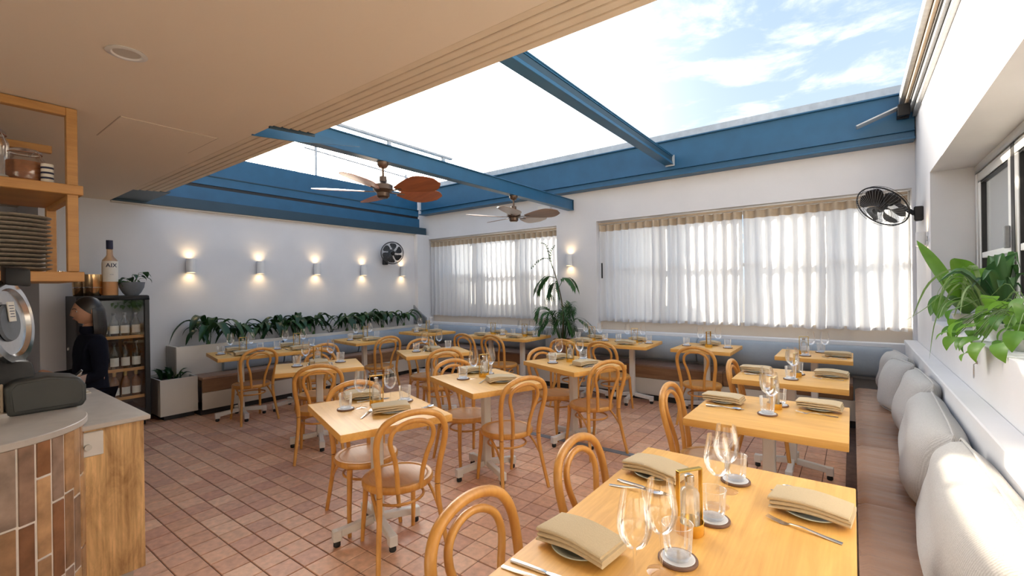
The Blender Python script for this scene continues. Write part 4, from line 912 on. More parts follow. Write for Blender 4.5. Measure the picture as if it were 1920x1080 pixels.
# ------------------------------------------------------------------ fans
def wall_fan(loc, rz, tilt, label, arm, boff=(0, 0, 0), yaw=0.0, Rr=0.20):
    t = thing('wall_fan', label, 'fan', loc, rz, 'black wall fans')
    def T(p):  # local disc frame: disc normal -> +x tilted down
        x, y, z = p; c, s = math.cos(tilt), math.sin(tilt); x, z = x*c+z*s, -x*s+z*c; cy, sy = math.cos(yaw), math.sin(yaw); return (x*cy-y*sy+arm[0], x*sy+y*cy+arm[1], z+arm[2])
    def circ(r, x, n=40): return [T((x, r*math.cos(2*PI*k/n), r*math.sin(2*PI*k/n))) for k in range(n)]
    c = MB(); c.tube(circ(Rr, 0.0), 0.007, 6, closed=True); obj('guard_ring', c, 'black', t)
    c = MB(); c.tube(circ(Rr*0.95, 0.035), 0.002, 6, closed=True); c.tube(circ(Rr*0.95, -0.035), 0.002, 6, closed=True); c.tube(circ(Rr*0.55, 0.075), 0.0018, 5, closed=True)
    obj('cage_hoop', c, 'black', t)
    c = MB()
    for k in range(48):
        a = 2*PI*k/48; c.tube([T((x, r*math.cos(a), r*math.sin(a))) for r, x in ((0.04, 0.085), (0.12, 0.075), (Rr*0.94, 0.037), (Rr-0.001, 0.0), (Rr*0.94, -0.037), (0.10, -0.075), (0.05, -0.08))], 0.0011, 4)
    o = obj('cage_wires', c, 'grey', t); o['kind'] = 'stuff'
    for k in range(6):
        a0 = 2*PI*k/6+0.2
        def bl(u, v, a0=a0):
            r = lerp(0.035, Rr*0.88, u); w = lerp(0.32, 0.62, min(1, u*1.6))*(1 if u < 0.85 else (1-((u-.85)/.15)**2*0.35)); a = a0+(v-0.5)*w*1.35+0.25*u
            return T((0.02*(v-0.5)*2*(1-0.3*u), r*math.cos(a), r*math.sin(a)))
        obj('fan_blade', MB().grid(9, 6, bl), 'black', t, solid=0.003, ang=50)
    h = MB(); h.tube([T((0.055, 0, 0)), T((0.05, 0, 0)), T((-0.03, 0, 0))], [0.03, 0.038, 0.04], 16); obj('hub', h, 'black', t)
    h = MB(); h.tube([T((-0.075, 0, 0)), T((-0.08, 0, 0)), T((-0.15, 0, 0)), T((-0.17, 0, 0))], [0.05, 0.062, 0.06, 0.04], 18); obj('motor', h, 'black', t)
    b = MB(); b.bar(T((-0.12, 0, -0.02)), (0.06+boff[0], boff[1], boff[2]), 0.04, 0.04); obj('arm', b, 'black', t, bevel=0.006)
    b = MB().box(0, 0.07, -0.045+boff[1], 0.045+boff[1], -0.07+boff[2], 0.07+boff[2]); obj('wall_bracket', b, 'black', t, bevel=0.008)
    return t
wall_fan((WL, 5.53, 2.19), 0, R(8), 'black round wall fan on the planter wall above the last lamps', (0.27, -0.02, 0.02), (0, 0, -0.12), yaw=R(-30), Rr=0.205)
wall_fan((WR, 5.96, 2.20), PI, R(40), 'black wall fan swivelled downward on the bench wall beside the big curtains', (0.31, 0.02, 0.10), (0, 0, 0), yaw=R(44), Rr=0.24)
def ceiling_fan(loc, label, mat, rad, pitch, rot, n, drop):
    t = thing('ceiling_fan', label, 'fan', loc, R(rot))
    obj('canopy', MB().lathe([(0.001, 0), (0.055, 0), (0.055, -0.025), (0.035, -0.055), (0.014, -0.06)], 20), 'fanbody', t, ang=40)
    obj('down_rod', MB().lathe([(0.012, -0.05), (0.012, -drop)], 10), 'fanbody', t)
    obj('motor_housing', MB().lathe([(0.013, -drop+0.03), (0.035, -drop+0.03), (0.037, -drop-0.02), (0.05, -drop-0.03), (0.092, -drop-0.055), (0.095, -drop-0.10), (0.07, -drop-0.125), (0.062, -drop-0.13), (0.06, -drop-0.165), (0.045, -drop-0.18), (0.001, -drop-0.182)], 28), 'fanbody', t, ang=35)
    for k in range(n):
        a = 2*PI*k/n; zb = -drop-0.118
        def bl(u, v):
            r = lerp(0.17, rad, u); w = 0.045+0.115*math.sin(min(1, u*1.25)*PI*0.5)*(1-0.93*max(0, (u-0.62)/0.38)**2.2)
            y = (v-0.5)*2*w; s = math.sin(pitch)
            return (r*math.cos(a)-y*math.cos(pitch)*math.sin(a), r*math.sin(a)+y*math.cos(pitch)*math.cos(a), zb+y*s+0.02*u)
        bo = obj('fan_blade', MB().grid(16, 7, bl), mat, t, solid=0.006, ang=50)
        bi = MB(); bi.bar((0.08*math.cos(a), 0.08*math.sin(a), zb+0.0), (0.23*math.cos(a), 0.23*math.sin(a), zb+0.002), 0.03, 0.008); obj('blade_iron', bi, 'fanbody', t, bevel=0.002)
    return t
ceiling_fan((-3.67, 2.84, 2.775), 'ceiling fan with red-brown blades hanging under the beam, the nearer of the two', 'blade1', 0.66, R(-14), 8, 5, 0.17)
ceiling_fan((-3.67, 4.99, 2.775), 'ceiling fan with brown blades under the beam, nearer the window wall', 'blade2', 0.64, R(-12), 12, 5, 0.17)
t = thing('downlight', 'round recessed downlight in the warm white ceiling, switched off', 'light', (-2.70, 0.645, 2.65))
obj('trim_ring', MB().lathe([(0.052, -0.001), (0.075, -0.001), (0.078, -0.005), (0.058, -0.008), (0.052, -0.001)], 32), 'white', t, ang=40)
obj('reflector', MB().lathe([(0.052, -0.002), (0.044, -0.0015), (0.001, -0.0012)], 28), 'cream', t)
# ------------------------------------------------------------------ bar counter
t = thing('bar_counter', 'stone-topped bar counter with an olive wood end panel', 'counter', (-3.02, 0.79, 0))
obj('worktop', MB().box(-1.15, 0.04, -1.5, 0.0, 0.865, 0.89), 'stone', t, bevel=0.004)
obj('end_panel', MB().box(-0.02, 0.0, -1.3, -0.02, 0.085, 0.864), 'panel', t, bevel=0.002)
obj('side_panel', MB().box(-1.1, -0.02, -0.045, -0.025, 0.085, 0.864), 'panel', t)
obj('body', MB().box(-1.1, -0.025, -1.3, -0.05, 0.085, 0.864), 'cream', t)
obj('kick', MB().box(-1.05, -0.05, -1.3, -0.06, 0, 0.085), 'cream', t)
t = thing('switch_plate', 'square white switch plate with round knob on the wooden counter end', 'switch', (-3.02, 0.545, 0.79))
obj('plate', MB().box(0.0, 0.012, -0.06, 0.06, -0.06, 0.06), 'white', t, bevel=0.004)
obj('knob', MB().tube([(0.012, 0.0, -0.01), (0.03, 0.0, -0.01)], 0.014, 16), 'cup', t)
CX, CY, CRd = -3.13, 0.125, 0.415
t = thing('tiled_counter', 'curved counter faced with upright brown glazed bricks under a stone top', 'counter', (CX, CY, 0))
arc = [(CRd+.018)*1.0 for _ in range(1)]
top = [((CRd+.022)*math.cos(R(a)), (CRd+.022)*math.sin(R(a))) for a in range(-90, 96, 5)]+[(-0.5, 0.435), (-0.5, -0.437)]
obj('worktop', MB().prism(top, 'z', 0.905, 0.935), 'stone', t, bevel=0.003)
core = [((CRd+.006)*math.cos(R(a)), (CRd+.006)*math.sin(R(a))) for a in range(-90, 96, 5)]+[(-0.5, 0.40), (-0.5, -0.40)]
obj('mortar_core', MB().prism(core, 'z', 0.0, 0.905), 'mortar', t)
st = 8.6; rb = random.Random(21)
for i in range(22):
    a = R(-86+i*st); z = -rb.uniform(0.0, 0.28)
    while z < 0.90:
        h = 0.335; z0, z1 = max(0.004, z), min(0.903, z+h)
        if z1-z0 > 0.02:
            rr = CRd+rb.uniform(-0.003, 0.003); w = R(st)*CRd/2-0.0042
            c = (rr*math.cos(a), rr*math.sin(a), (z0+z1)/2)
            mb = MB().obox((0, 0, 0), ((1, 0, 0), (0, 1, 0), (0, 0, 1)), (0.010, w, (z1-z0)/2))
            key = ('brick', round(z1-z0, 4))
            if key not in PROTO:
                PROTO[key] = mb.mesh('brick', bevel=0.002); PROTO[key].materials.append(M['brick'])
            obj('brick', PROTO[key], None, t, loc=c, rot=(0, 0, a))
        z += h+0.010
# things on the counters
t = thing('receipt_printer', 'dark grey rounded machine on the curved counter top', 'machine', (-3.30, 0.31, 0.936))
obj('housing', MB().prism([(0.0, 0), (0.27, 0), (0.285, 0.03), (0.285, 0.11), (0.26, 0.155), (0.14, 0.18), (0.02, 0.17), (-0.01, 0.14)], 'x', -0.20, 0.02), 'char', t, bevel=0.018, seg=3)
obj('cover_panel', MB().prism([(0.02, 0.02), (0.255, 0.02), (0.268, 0.04), (0.268, 0.105), (0.25, 0.145), (0.14, 0.165), (0.03, 0.155), (0.01, 0.13)], 'x', 0.018, 0.023), 'char', t, bevel=0.003)
t = thing('pegboard_rack', 'beige perforated rack between the dark machine and the slicer', 'rack', (-3.33, 0.245, 0.935))
obj('board', MB().box(-0.01, 0.01, 0, 0.055, 0, 0.16), 'tape', t, bevel=0.003)
for k in range(5):
    for q in range(2): obj('slot', MB().box(0.009, 0.012, 0.012+q*0.022, 0.022+q*0.022, 0.02+k*0.026, 0.033+k*0.026), 'black', t)
def slicer():
    t = thing('meat_slicer', 'tall chrome slicer dome with a black handle on the bar counter', 'slicer', (-3.42, 0.335, 0.89))
    n = Vector((0.50, 0.86, 0.10)).normalized(); u = Vector((0, 0, 1)); u = (u-n*u.dot(n)).normalized(); w = n.cross(u)
    c = Vector((0.0, 0.0, 0.50))
    def lat(prof, nn=40):
        mb = MB()
        for r, d in prof:
            for k in range(nn):
                a = 2*PI*k/nn; mb.v.append(c+n*d+(u*math.cos(a)*1.12+w*math.sin(a))*r)
        for i in range(len(prof)-1):
            for k in range(nn): mb.f.append((i*nn+k, i*nn+(k+1) % nn, (i+1)*nn+(k+1) % nn, (i+1)*nn+k))
        return mb
    obj('dome', lat([(0.001, -0.13), (0.09, -0.115), (0.15, -0.075), (0.185, -0.02), (0.192, 0.0), (0.185, 0.012), (0.155, 0.014)]), 'chrome', t, ang=50)
    obj('inner_dish', lat([(0.155, 0.013), (0.145, -0.005), (0.08, -0.012), (0.001, -0.014)]), 'steel', t, ang=50)
    obj('dark_disc', lat([(0.085, -0.008), (0.08, 0.004), (0.001, 0.006)]), 'bowl', t, ang=50)
    s_ = MB().obox(c+n*0.012+u*0.055, (w, u, n), (0.028, 0.05, 0.002)); obj('sticker', s_, 'label', t)
    s_ = MB()
    for k in range(5): s_.obox(c+n*0.0145+u*(0.085-0.014*k), (w, u, n), (0.020-0.004*(k % 2), 0.0018, 0.0005))
    obj('sticker_print', s_, 'ink', t)
    obj('handle', MB().obox((0.02, 0.02, 0.735), ((1, 0.2, -0.2), (0, 1, -0.1), (0, 0, 1)), (0.035, 0.045, 0.045)), 'black', t, bevel=0.012, seg=2)
    obj('foot_block', MB().prism([(-0.12, 0), (0.12, 0), (0.10, 0.14), (0.07, 0.30), (-0.05, 0.32), (-0.12, 0.20)], 'x', -0.14, 0.05), 'black', t, bevel=0.02, seg=2)
    obj('carriage', MB().box(-0.2, 0.12, -0.2, 0.14, 0.02, 0.07), 'steel', t, bevel=0.006)
slicer()
t = thing('clear_tub', 'clear plastic tub of cutlery on the bar counter behind the dark machine', 'tub', (-3.72, 0.55, 0.89))
obj('tub_wall', MB().lathe([(0.10, 0.0), (0.125, 0.15), (0.13, 0.155)], 4, sx=1.3), 'ribbed', t)
for k in range(5): obj('utensil', MB().bar((-0.05+0.02*k, -0.05, 0.05), (0.02+0.015*k, 0.09, 0.16+0.008*k), 0.012), ('shelf', 'steel', 'cup', 'tape', 'steel')[k], t)
t = thing('black_dish', 'flat black dish on the bar counter beside the slicer', 'dish', (-3.85, 0.40, 0.89))
obj('dish', MB().lathe([(0.001, 0.10), (0.08, 0.10), (0.12, 0.12), (0.12, 0.127), (0.078, 0.107), (0.001, 0.107)], 28), 'black', t)
obj('stand', MB().lathe([(0.06, 0), (0.05, 0.02), (0.04, 0.10)], 20), 'black', t)
t = thing('paper_pile', 'small pile of papers and card at the back edge of the bar counter', 'papers', (-4.02, 0.66, 0.89), 0.2)
for k in range(4): obj('sheet', MB().box(-0.09+0.01*k, 0.09-0.005*k, -0.06, 0.06-0.004*k, 0.006*k, 0.006*k+0.005), ('label', 'tape', 'label', 'cup')[k], t)
# hanging shelf
t = thing('hanging_shelf', 'oak frame shelf hung from the ceiling above the bar', 'shelf', (-3.75, 0.66, 0))
obj('post', MB().box(-0.05, 0.0, -0.055, -0.005, 1.665, 2.645), 'shelf', t, bevel=0.003)
obj('post', MB().box(-0.70, -0.65, -0.055, -0.005, 1.665, 2.125), 'shelf', t, bevel=0.003)
obj('back_rail', MB().box(-0.70, -0.66, -1.4, -0.02, 2.50, 2.55), 'shelf', t, bevel=0.003)
obj('top_rail', MB().box(-0.05, 0.0, -1.4, -0.055, 2.595, 2.645), 'shelf', t, bevel=0.003)
obj('cross_rail', MB().box(-0.65, -0.05, -0.05, -0.01, 2.10, 2.14), 'shelf', t, bevel=0.003)
for z in (2.125, 1.605): obj('shelf_board', MB().box(-0.72, 0.02, -1.4, 0.015, z, z+0.058), 'shelf', t, bevel=0.004)
obj('back_brace', MB().box(-0.70, -0.66, -0.30, -0.055, 2.0, 2.05), 'shelf', t, bevel=0.003)
for z in (2.184, 1.664): obj('fixing_plate', MB().lathe([(0.001, 0), (0.014, 0), (0.014, 0.006), (0.001, 0.008)], 14, (-0.065, -0.075, z)), 'chrome', t)
def mk_platter():
    t = thing('platter', None, 'platter')
    obj('dish', MB().lathe([(0.001, 0.004), (0.13, 0.004), (0.165, 0.011), (0.193, 0.020), (0.195, 0.025), (0.16, 0.018), (0.13, 0.010), (0.001, 0.010)], 40), 'platter', t, ang=60)
    obj('foot_ring', MB().lathe([(0.115, 0.0), (0.128, 0.0), (0.128, 0.005), (0.115, 0.005)], 32), 'platter', t)
    return t
ORD = ('lowest', 'second', 'third', 'fourth', 'fifth', 'sixth', 'seventh', 'eighth', 'ninth', 'tenth', 'eleventh', 'twelfth', 'topmost')
for k in range(13):
    place(PROTO, 'platter', mk_platter, (-3.98+random.uniform(-.006, .006), 0.375+random.uniform(-.008, .008), 1.664+k*0.0255), random.uniform(0, 6), 'stoneware platter on the oak shelf, %s of the stack counted from below' % ORD[k], 'platters stacked on the oak shelf')
def jar(loc, r, h, label, fill, fillmat):
    t = thing('clip_jar', label, 'jar', loc, 0.4)
    obj('glass_body', MB().lathe([(0.001, 0.002), (r*0.92, 0.0), (r, 0.012), (r, h*0.72), (r*0.82, h*0.82), (r*0.78, h*0.86)], 24), 'glass', t, ang=60)
    obj('contents', MB().lathe([(0.001, 0.005), (r*0.9, 0.005), (r*0.95, 0.02), (r*0.95, fill*h), (0.001, fill*h+0.004)], 20), fillmat, t, ang=50)
    obj('lid', MB().lathe([(r*0.86, h*0.865), (r*0.88, h*0.92), (r*0.6, h*0.985), (0.001, h)], 24), 'glass', t, ang=60)
    obj('seal', MB().lathe([(r*0.80, h*0.855), (r*0.87, h*0.855), (r*0.87, h*0.872), (r*0.80, h*0.872)], 24), 'terr', t)
    obj('wire_clip', MB().tube([(r*0.8, -r*0.4, h*0.80), (r*1.05, -r*0.35, h*0.70), (r*1.08, 0, h*0.92), (r*1.05, r*0.35, h*0.70), (r*0.8, r*0.4, h*0.80)], 0.0025, 6), 'steel', t)
jar((-3.93, 0.455, 2.184), 0.085, 0.21, 'squat clip-top glass jar of brown powder on the upper oak shelf', 0.62, 'copper')
jar((-3.90, 0.315, 2.184), 0.075, 0.30, 'tall clear clip-top jar on the upper oak shelf, by the photo edge', 0.10, 'cup')
t = thing('spice_tin', 'small striped white tin beside the squat jar on the upper shelf', 'tin', (-3.84, 0.535, 2.184))
obj('body', MB().lathe([(0.001, 0), (0.028, 0), (0.028, 0.12), (0.001, 0.12)], 18), 'label', t, ang=40)
for k in range(3): obj('stripe', MB().lathe([(0.0284, 0.03+k*0.03), (0.0284, 0.042+k*0.03)], 18), 'ink', t)
t = thing('wall_speaker', 'small white speaker box on the wall seen past the oak shelf', 'speaker', (-8.58, 0.90, 2.02))
obj('box', MB().box(0, 0.16, -0.22, 0.0, 0, 0.28), 'cup', t, bevel=0.012); obj('bracket', MB().box(0.02, 0.08, -0.14, -0.08, 0.28, 0.36), 'grey', t)
# ------------------------------------------------------------------ drinks fridge
t = thing('drinks_fridge', 'black glass-door drinks fridge full of bottles against the wall', 'fridge', (-6.56, 1.12, 0))
FW, FD, FH = 0.62, 0.54, 1.505
mb = MB().box(-FD, -FD+0.03, 0, FW, 0.05, FH).box(-FD, -0.05, 0, 0.035, 0.05, FH).box(-FD, -0.05, FW-0.035, FW, 0.05, FH).box(-FD, -0.05, 0.035, FW-0.035, FH-0.05, FH).box(-FD, -0.05, 0.035, FW-0.035, 0.05, 0.20)
obj('cabinet', mb, 'black', t)
d = obj('door', frame_rect(MB(), 'y', 0, FW, 0.06, FH-0.005, -0.045, 0.0, 0.045), 'black', t, bevel=0.004)
obj('door_glass', MB().box(-0.025, -0.02, 0.04, FW-0.04, 0.10, FH-0.05), 'pane', d, smooth=False)
obj('door_handle', MB().box(0.0, 0.025, 0.01, 0.03, 0.6, 1.0), 'grey', d, bevel=0.006)
SHZ = (1.045, 0.675, 0.355)
for z in SHZ:
    sh = obj('shelf', MB().box(-FD+0.03, -0.06, 0.036, FW-0.036, z-0.012, z), 'steel', t)
    obj('shelf_edge', MB().box(-0.06, -0.05, 0.036, FW-0.036, z-0.03, z+0.004), 'shelf', sh)
for y in (0.05, FW-0.05): obj('foot', MB().box(-FD+0.05, -0.08, y-0.02, y+0.02, 0, 0.05), 'black', t)
def mk_bottle(r, h, kind, gm, capm, lab):
    def mk():
        t = thing(kind, None, 'bottle')
        obj('glass_body', MB().lathe([(0.001, 0.0), (r*0.94, 0.0), (r, 0.006), (r, h*0.56), (r*0.9, h*0.63), (r*0.42, h*0.75), (r*0.36, h*0.82), (r*0.36, h*0.97)], 18), gm, t, ang=50)
        obj('cap', MB().lathe([(r*0.38, h*0.80 if capm == 'foil' else h*0.9), (r*0.42, h*0.90), (r*0.42, h), (0.001, h)], 14), capm, t, ang=40)
        obj('label', MB().grid(12, 2, lambda u, v: ((r*1.012)*math.cos(lerp(-1.25, 1.25, u)), (r*1.012)*math.sin(lerp(-1.25, 1.25, u)), lerp(h*lab[0], h*lab[1], v))), 'label', t, ang=80)
        return t
    return mk
BK = {0: ('spirit_bottle', mk_bottle(0.043, 0.26, 'spirit_bottle', 'glass', 'black', (0.12, 0.46)), 'clear spirit bottle with white label'),
      1: ('wine_bottle', mk_bottle(0.040, 0.30, 'wine_bottle', 'dkglass', 'black', (0.10, 0.42)), 'dark wine bottle with pale label'),
      2: ('sparkling_bottle', mk_bottle(0.042, 0.29, 'sparkling_bottle', 'amber', 'foil', (0.08, 0.36)), 'amber bottle with gold foil neck')}
PL = ('nearest the hinge side', 'second from the hinge side', 'third from the hinge side', 'fourth from the hinge side', 'farthest from the hinge side')
for row in range(3):
    for k in range(5):
        y = 1.12+FW-0.10-k*0.098
        place(PROTO, BK[row][0], BK[row][1], (-6.68+random.uniform(-.01, .01), y, SHZ[row]+0.001), random.uniform(-.25, .25), '%s on the fridge %s shelf, %s' % (BK[row][2], ('top', 'middle', 'bottom')[row], PL[k]), 'bottles on the fridge %s shelf' % ('top', 'middle', 'bottom')[row])
FT = FH
t = thing('rose_wine_bottle', 'large rose wine bottle with white label reading AIX on top of the fridge', 'bottle', (-6.68, 1.418, FT), R(0))
obj('glass_body', MB().lathe([(0.001, 0.0), (0.068, 0.0), (0.071, 0.008), (0.071, 0.36), (0.066, 0.395), (0.034, 0.44), (0.028, 0.46), (0.0265, 0.56)], 28), 'rose', t, ang=50)
obj('wine', MB().lathe([(0.001, 0.006), (0.066, 0.006), (0.066, 0.355), (0.001, 0.355)], 24), simple('rose_wine', (0.80, 0.58, 0.40), 0.2, var=0.05), t, ang=50)
obj('capsule', MB().lathe([(0.029, 0.52), (0.0305, 0.525), (0.0305, 0.62), (0.001, 0.62)], 20), 'ink', t, ang=40)
lb = obj('label', MB().grid(18, 2, lambda u, v: (0.0725*math.cos(lerp(-1.25, 1.25, u)), 0.0725*math.sin(lerp(-1.25, 1.25, u)), lerp(0.155, 0.385, v))), 'label', t, ang=80)
def text_on(body, size, loc, rot, mat, parent, name='lettering', curve=None):
    cu = bpy.data.curves.new(name, 'FONT'); cu.body = body; cu.size = size; cu.align_x = 'CENTER'; cu.align_y = 'CENTER'; cu.extrude = 0.0004; cu.offset = size*0.012
    tmp = bpy.data.objects.new(name, cu); COL.objects.link(tmp); dg = bpy.context.evaluated_depsgraph_get(); me = bpy.data.meshes.new_from_object(tmp.evaluated_get(dg))
    bpy.data.objects.remove(tmp)
    if curve:
        for v in me.vertices:
            a = v.co.x/curve; rr = curve+0.0012+v.co.z; z = v.co.y; v.co = (rr*math.cos(a), rr*math.sin(a), z)
    me.materials.append(M[mat]); o = bpy.data.objects.new(name, me); COL.objects.link(o); o.parent = parent; o.location = loc; o.rotation_euler = rot
    return o
text_on('AIX', 0.062, (0, 0, 0.335), (0, 0, 0), 'ink', lb, curve=0.0725)
text_on('ROSE', 0.014, (0, 0, 0.235), (0, 0, 0), 'grey', lb, curve=0.0725)
def bucket(loc, r, h, label):
    t = thing('ice_bucket', label, 'bucket', loc)
    obj('body', MB().lathe([(0.001, 0.0), (r*0.82, 0.0), (r*0.9, 0.01), (r, h), (r*0.97, h), (r*0.87, 0.015), (0.001, 0.012)], 28), 'bronze', t, ang=50)
    obj('band', MB().lathe([(r*0.935, h*0.36), (r*0.955, h*0.37), (r*0.97, h*0.42), (r*0.955, h*0.42)], 28), 'chrome', t, ang=40)
bucket((-6.70, 1.275, FT), 0.085, 0.235, 'shiny bronze ice bucket on the fridge next to the wine bottle')
bucket((-6.88, 1.215, FT), 0.08, 0.235, 'bronze ice bucket half hidden behind the other on the fridge')
# ------------------------------------------------------------------ person behind the bar
def skin_mesh(name, chains, sub=2, root=0):
    """chains: lists of (key, pos, radius); keys shared between chains join them"""
    idx = {}; vs = []; rr = []; es = []
    for ch in chains:
        prev = None
        for key, p, r in ch:
            if key not in idx:
                idx[key] = len(vs); vs.append(p); rr.append(r if isinstance(r, tuple) else (r, r))
            if prev is not None and prev != idx[key]: es.append((prev, idx[key]))
            prev = idx[key]
    me = bpy.data.meshes.new(name); me.from_pydata(vs, es, []); o = bpy.data.objects.new(name, me); COL.objects.link(o)
    m = o.modifiers.new('skin', 'SKIN'); m.use_smooth_shade = True
    sv = me.skin_vertices[0].data
    for i, r in enumerate(rr): sv[i].radius = r; sv[i].use_root = (i == root)
    s2 = o.modifiers.new('sub', 'SUBSURF'); s2.levels = sub; s2.render_levels = sub
    dg = bpy.context.evaluated_depsgraph_get(); out = bpy.data.meshes.new_from_object(o.evaluated_get(dg)); bpy.data.objects.remove(o); out.name = name
    out.shade_smooth(); return out
def person():
    t = thing('person', 'dark-haired person in a navy jacket standing behind the bar, looking down and away', 'person', (-4.86, 0.905, 0), R(183))
    H = {}
    def arm(s, k):  # k scale of radius
        return [('ch', (0, 0.0, 1.10), (0.135, 0.10)), ('sh%d' % s, (s*0.135, -0.01, 1.155), 0.052*k), ('up%d' % s, (s*0.178, -0.015, 1.06), 0.046*k), ('el%d' % s, (s*0.195, -0.01, 0.90), 0.040*k), ('fo%d' % s, (s*0.165, 0.10, 0.88), 0.036*k), ('wr%d' % s, (s*0.10, 0.205, 0.90), 0.027*k)]
    legs = lambda k: sum([[[('pe', (0, 0, 0.80), (0.135, 0.095)), ('hip%d' % s, (s*0.075, 0, 0.73), 0.082*k), ('kn%d' % s, (s*0.08, 0.01, 0.42), 0.055*k), ('an%d' % s, (s*0.085, -0.01, 0.09), 0.038*k)]] for s in (-1, 1)], [])
    body = [[('pe', (0, 0, 0.80), (0.13, 0.09)), ('wa', (0, 0.0, 0.95), (0.115, 0.085)), ('ch', (0, 0.0, 1.10), (0.13, 0.095)), ('ne0', (0, -0.005, 1.20), (0.055, 0.05)), ('ne', (0, 0.0, 1.245), (0.043, 0.045)), ('he', (0, 0.012, 1.31), (0.045, 0.05))]]
    for s in (-1, 1):
        a = arm(s, 0.9); hx, hy, hz = s*0.10, 0.205, 0.90
        body.append(a+[('pa%d' % s, (s*0.065, 0.245, 0.905), (0.014, 0.034))])
        for f in range(4):
            off = -0.026+0.0175*f; ln = (0.062, 0.07, 0.066, 0.052)[f]
            b0 = (s*0.06, 0.248, 0.905+off); d = Vector((-s*0.75, 0.55, -0.1)).normalized(); b1 = Vector(b0)+d*ln*0.55; b2 = b1+Vector((-s*0.85, 0.1, -0.25)).normalized()*ln*0.5
            body.append([('pa%d' % s, (s*0.065, 0.245, 0.905), (0.014, 0.034)), ('f%d%da' % (s, f), b0, 0.0095), ('f%d%db' % (s, f), tuple(b1), 0.0088), ('f%d%dc' % (s, f), tuple(b2), 0.0075)])
        body.append([('wr%d' % s, (hx, hy, hz), 0.024), ('th%da' % s, (s*0.075, 0.225, 0.938), 0.011), ('th%db' % s, (s*0.045, 0.262, 0.957), 0.0095), ('th%dc' % s, (s*0.025, 0.285, 0.955), 0.008)])
    for ch in legs(0.92):
        s = -1 if ch[1][0].endswith('-1') else 1
        body.append(ch+[('ft%d' % s, (s*0.09, 0.09, 0.03), (0.036, 0.026))])
    me = skin_mesh('person_body', body, 1)
    # head joined into the same body mesh: an ellipsoid with brow, nose, lips and chin
    bm = bmesh.new(); bm.from_mesh(me); hb = bmesh.new(); bmesh.ops.create_uvsphere(hb, u_segments=40, v_segments=32, radius=1.0)
    hc = Vector((0, 0.015, 1.395)); tilt = R(-6)
    def g(x, c, w): return math.exp(-((x-c)/w)**2)
    for v in hb.verts:
        x, y, z = v.co; f = max(0, y)
        sx, sy, sz = 0.070, 0.088, 0.104
        if z < 0: sx *= 1-0.24*(-z)**1.6; sy *= 1-0.06*(-z)**1.5
        p = Vector((x*sx, y*sy, z*sz))
        if y > 0.2:
            ax = p.x
            p.y += 0.019*g(ax, 0, 0.011)*g(p.z, -0.021, 0.012)+0.011*g(ax, 0, 0.009)*g(p.z, 0.002, 0.018)         # nose
            p.y -= 0.010*(g(ax, 0.030, 0.015)+g(ax, -0.030, 0.015))*g(p.z, 0.006, 0.012)                    # eye sockets
            p.y += 0.004*g(p.z, 0.026, 0.010)*f                                                               # brow
            p.y += 0.011*g(ax, 0, 0.018)*g(p.z, -0.050, 0.007)+0.010*g(ax, 0, 0.016)*g(p.z, -0.062, 0.006)   # lips
            p.y += 0.016*g(ax, 0, 0.024)*g(p.z, -0.088, 0.014)                                               # chin
        p = Vector((p.x, p.y*math.cos(tilt)-p.z*math.sin(tilt), p.y*math.sin(tilt)+p.z*math.cos(tilt)))
        v.co = hc+p
    tmp = bpy.data.meshes.new('head_tmp'); hb.to_mesh(tmp); hb.free(); bm.from_mesh(tmp); bm.to_mesh(me); bm.free(); bpy.data.meshes.remove(tmp); me.shade_smooth()
    b = obj('body', me, 'skin', t)
    def face(x, z, out=0.0):   # point on the modelled face at this x and height
        best = max((v.co.y for v in me.vertices if abs(v.co.x-x) < 0.008 and abs(v.co.z-z) < 0.006), default=0.09)
        return (x, best+out, z)
    for s in (-1, 1):
        fx = face(s*0.030, 1.394); e = obj('eye', MB().ball((fx[0], fx[1]-0.006, fx[2]), 0.0095), 'eyewhite', t); obj('iris', MB().ball((fx[0], fx[1]+0.0015, fx[2]-0.001), 0.0042), 'eye', e)
        obj('eyebrow', MB().tube([face(s*0.014, 1.411, .001), face(s*0.030, 1.416, .001), face(s*0.045, 1.412, .001)], 0.003, 6), 'hair', t)
        obj('ear', MB().ball((s*0.070, 0.0, 1.392), 0.024, sc=(0.35, 0.7, 1.15)), 'skin', t)
    obj('lips', MB().ball(face(0, 1.337, -0.003), 0.019, sc=(1.05, 0.35, 0.34)), 'lips', t)
    # hair: cap, parted front, long fall behind the shoulders
    def cap(u, v):
        a = 2*PI*u; el = lerp(PI/2, -0.25, v); x, y, z = math.sin(a)*math.cos(el), math.cos(a)*math.cos(el), math.sin(el)
        front = max(0, math.cos(a)); lim = lerp(-0.25, 0.62, front**1.3); el2 = lerp(PI/2, lim, v); x, y, z = math.sin(a)*math.cos(el2), math.cos(a)*math.cos(el2), math.sin(el2)
        k = 1.0+0.012*math.sin(40*a)*v
        return (x*0.0765*k, 0.010+y*0.0955*k, 1.398+z*0.112)
    obj('hair_cap', MB().grid(44, 14, cap, closeu=True), 'hair', t, solid=0.006, ang=80)
    def fall(u, v):
        a = lerp(R(92), R(268), u); k = v**0.6; z = lerp(1.47, 1.15, v); up = max(0, 1-v/0.30)
        r = lerp(0.079, 0.090, k)*(1-0.28*max(0, v-0.72)/0.28)*(1-0.45*up*up)
        return (math.sin(a)*r*(1+0.02*math.sin(26*a)), 0.008+math.cos(a)*(r+0.014)+0.004*math.sin(31*a+3*v)-0.012*k, z)
    obj('long_hair', MB().grid(30, 16, fall), 'hair', t, solid=0.010, ang=80)
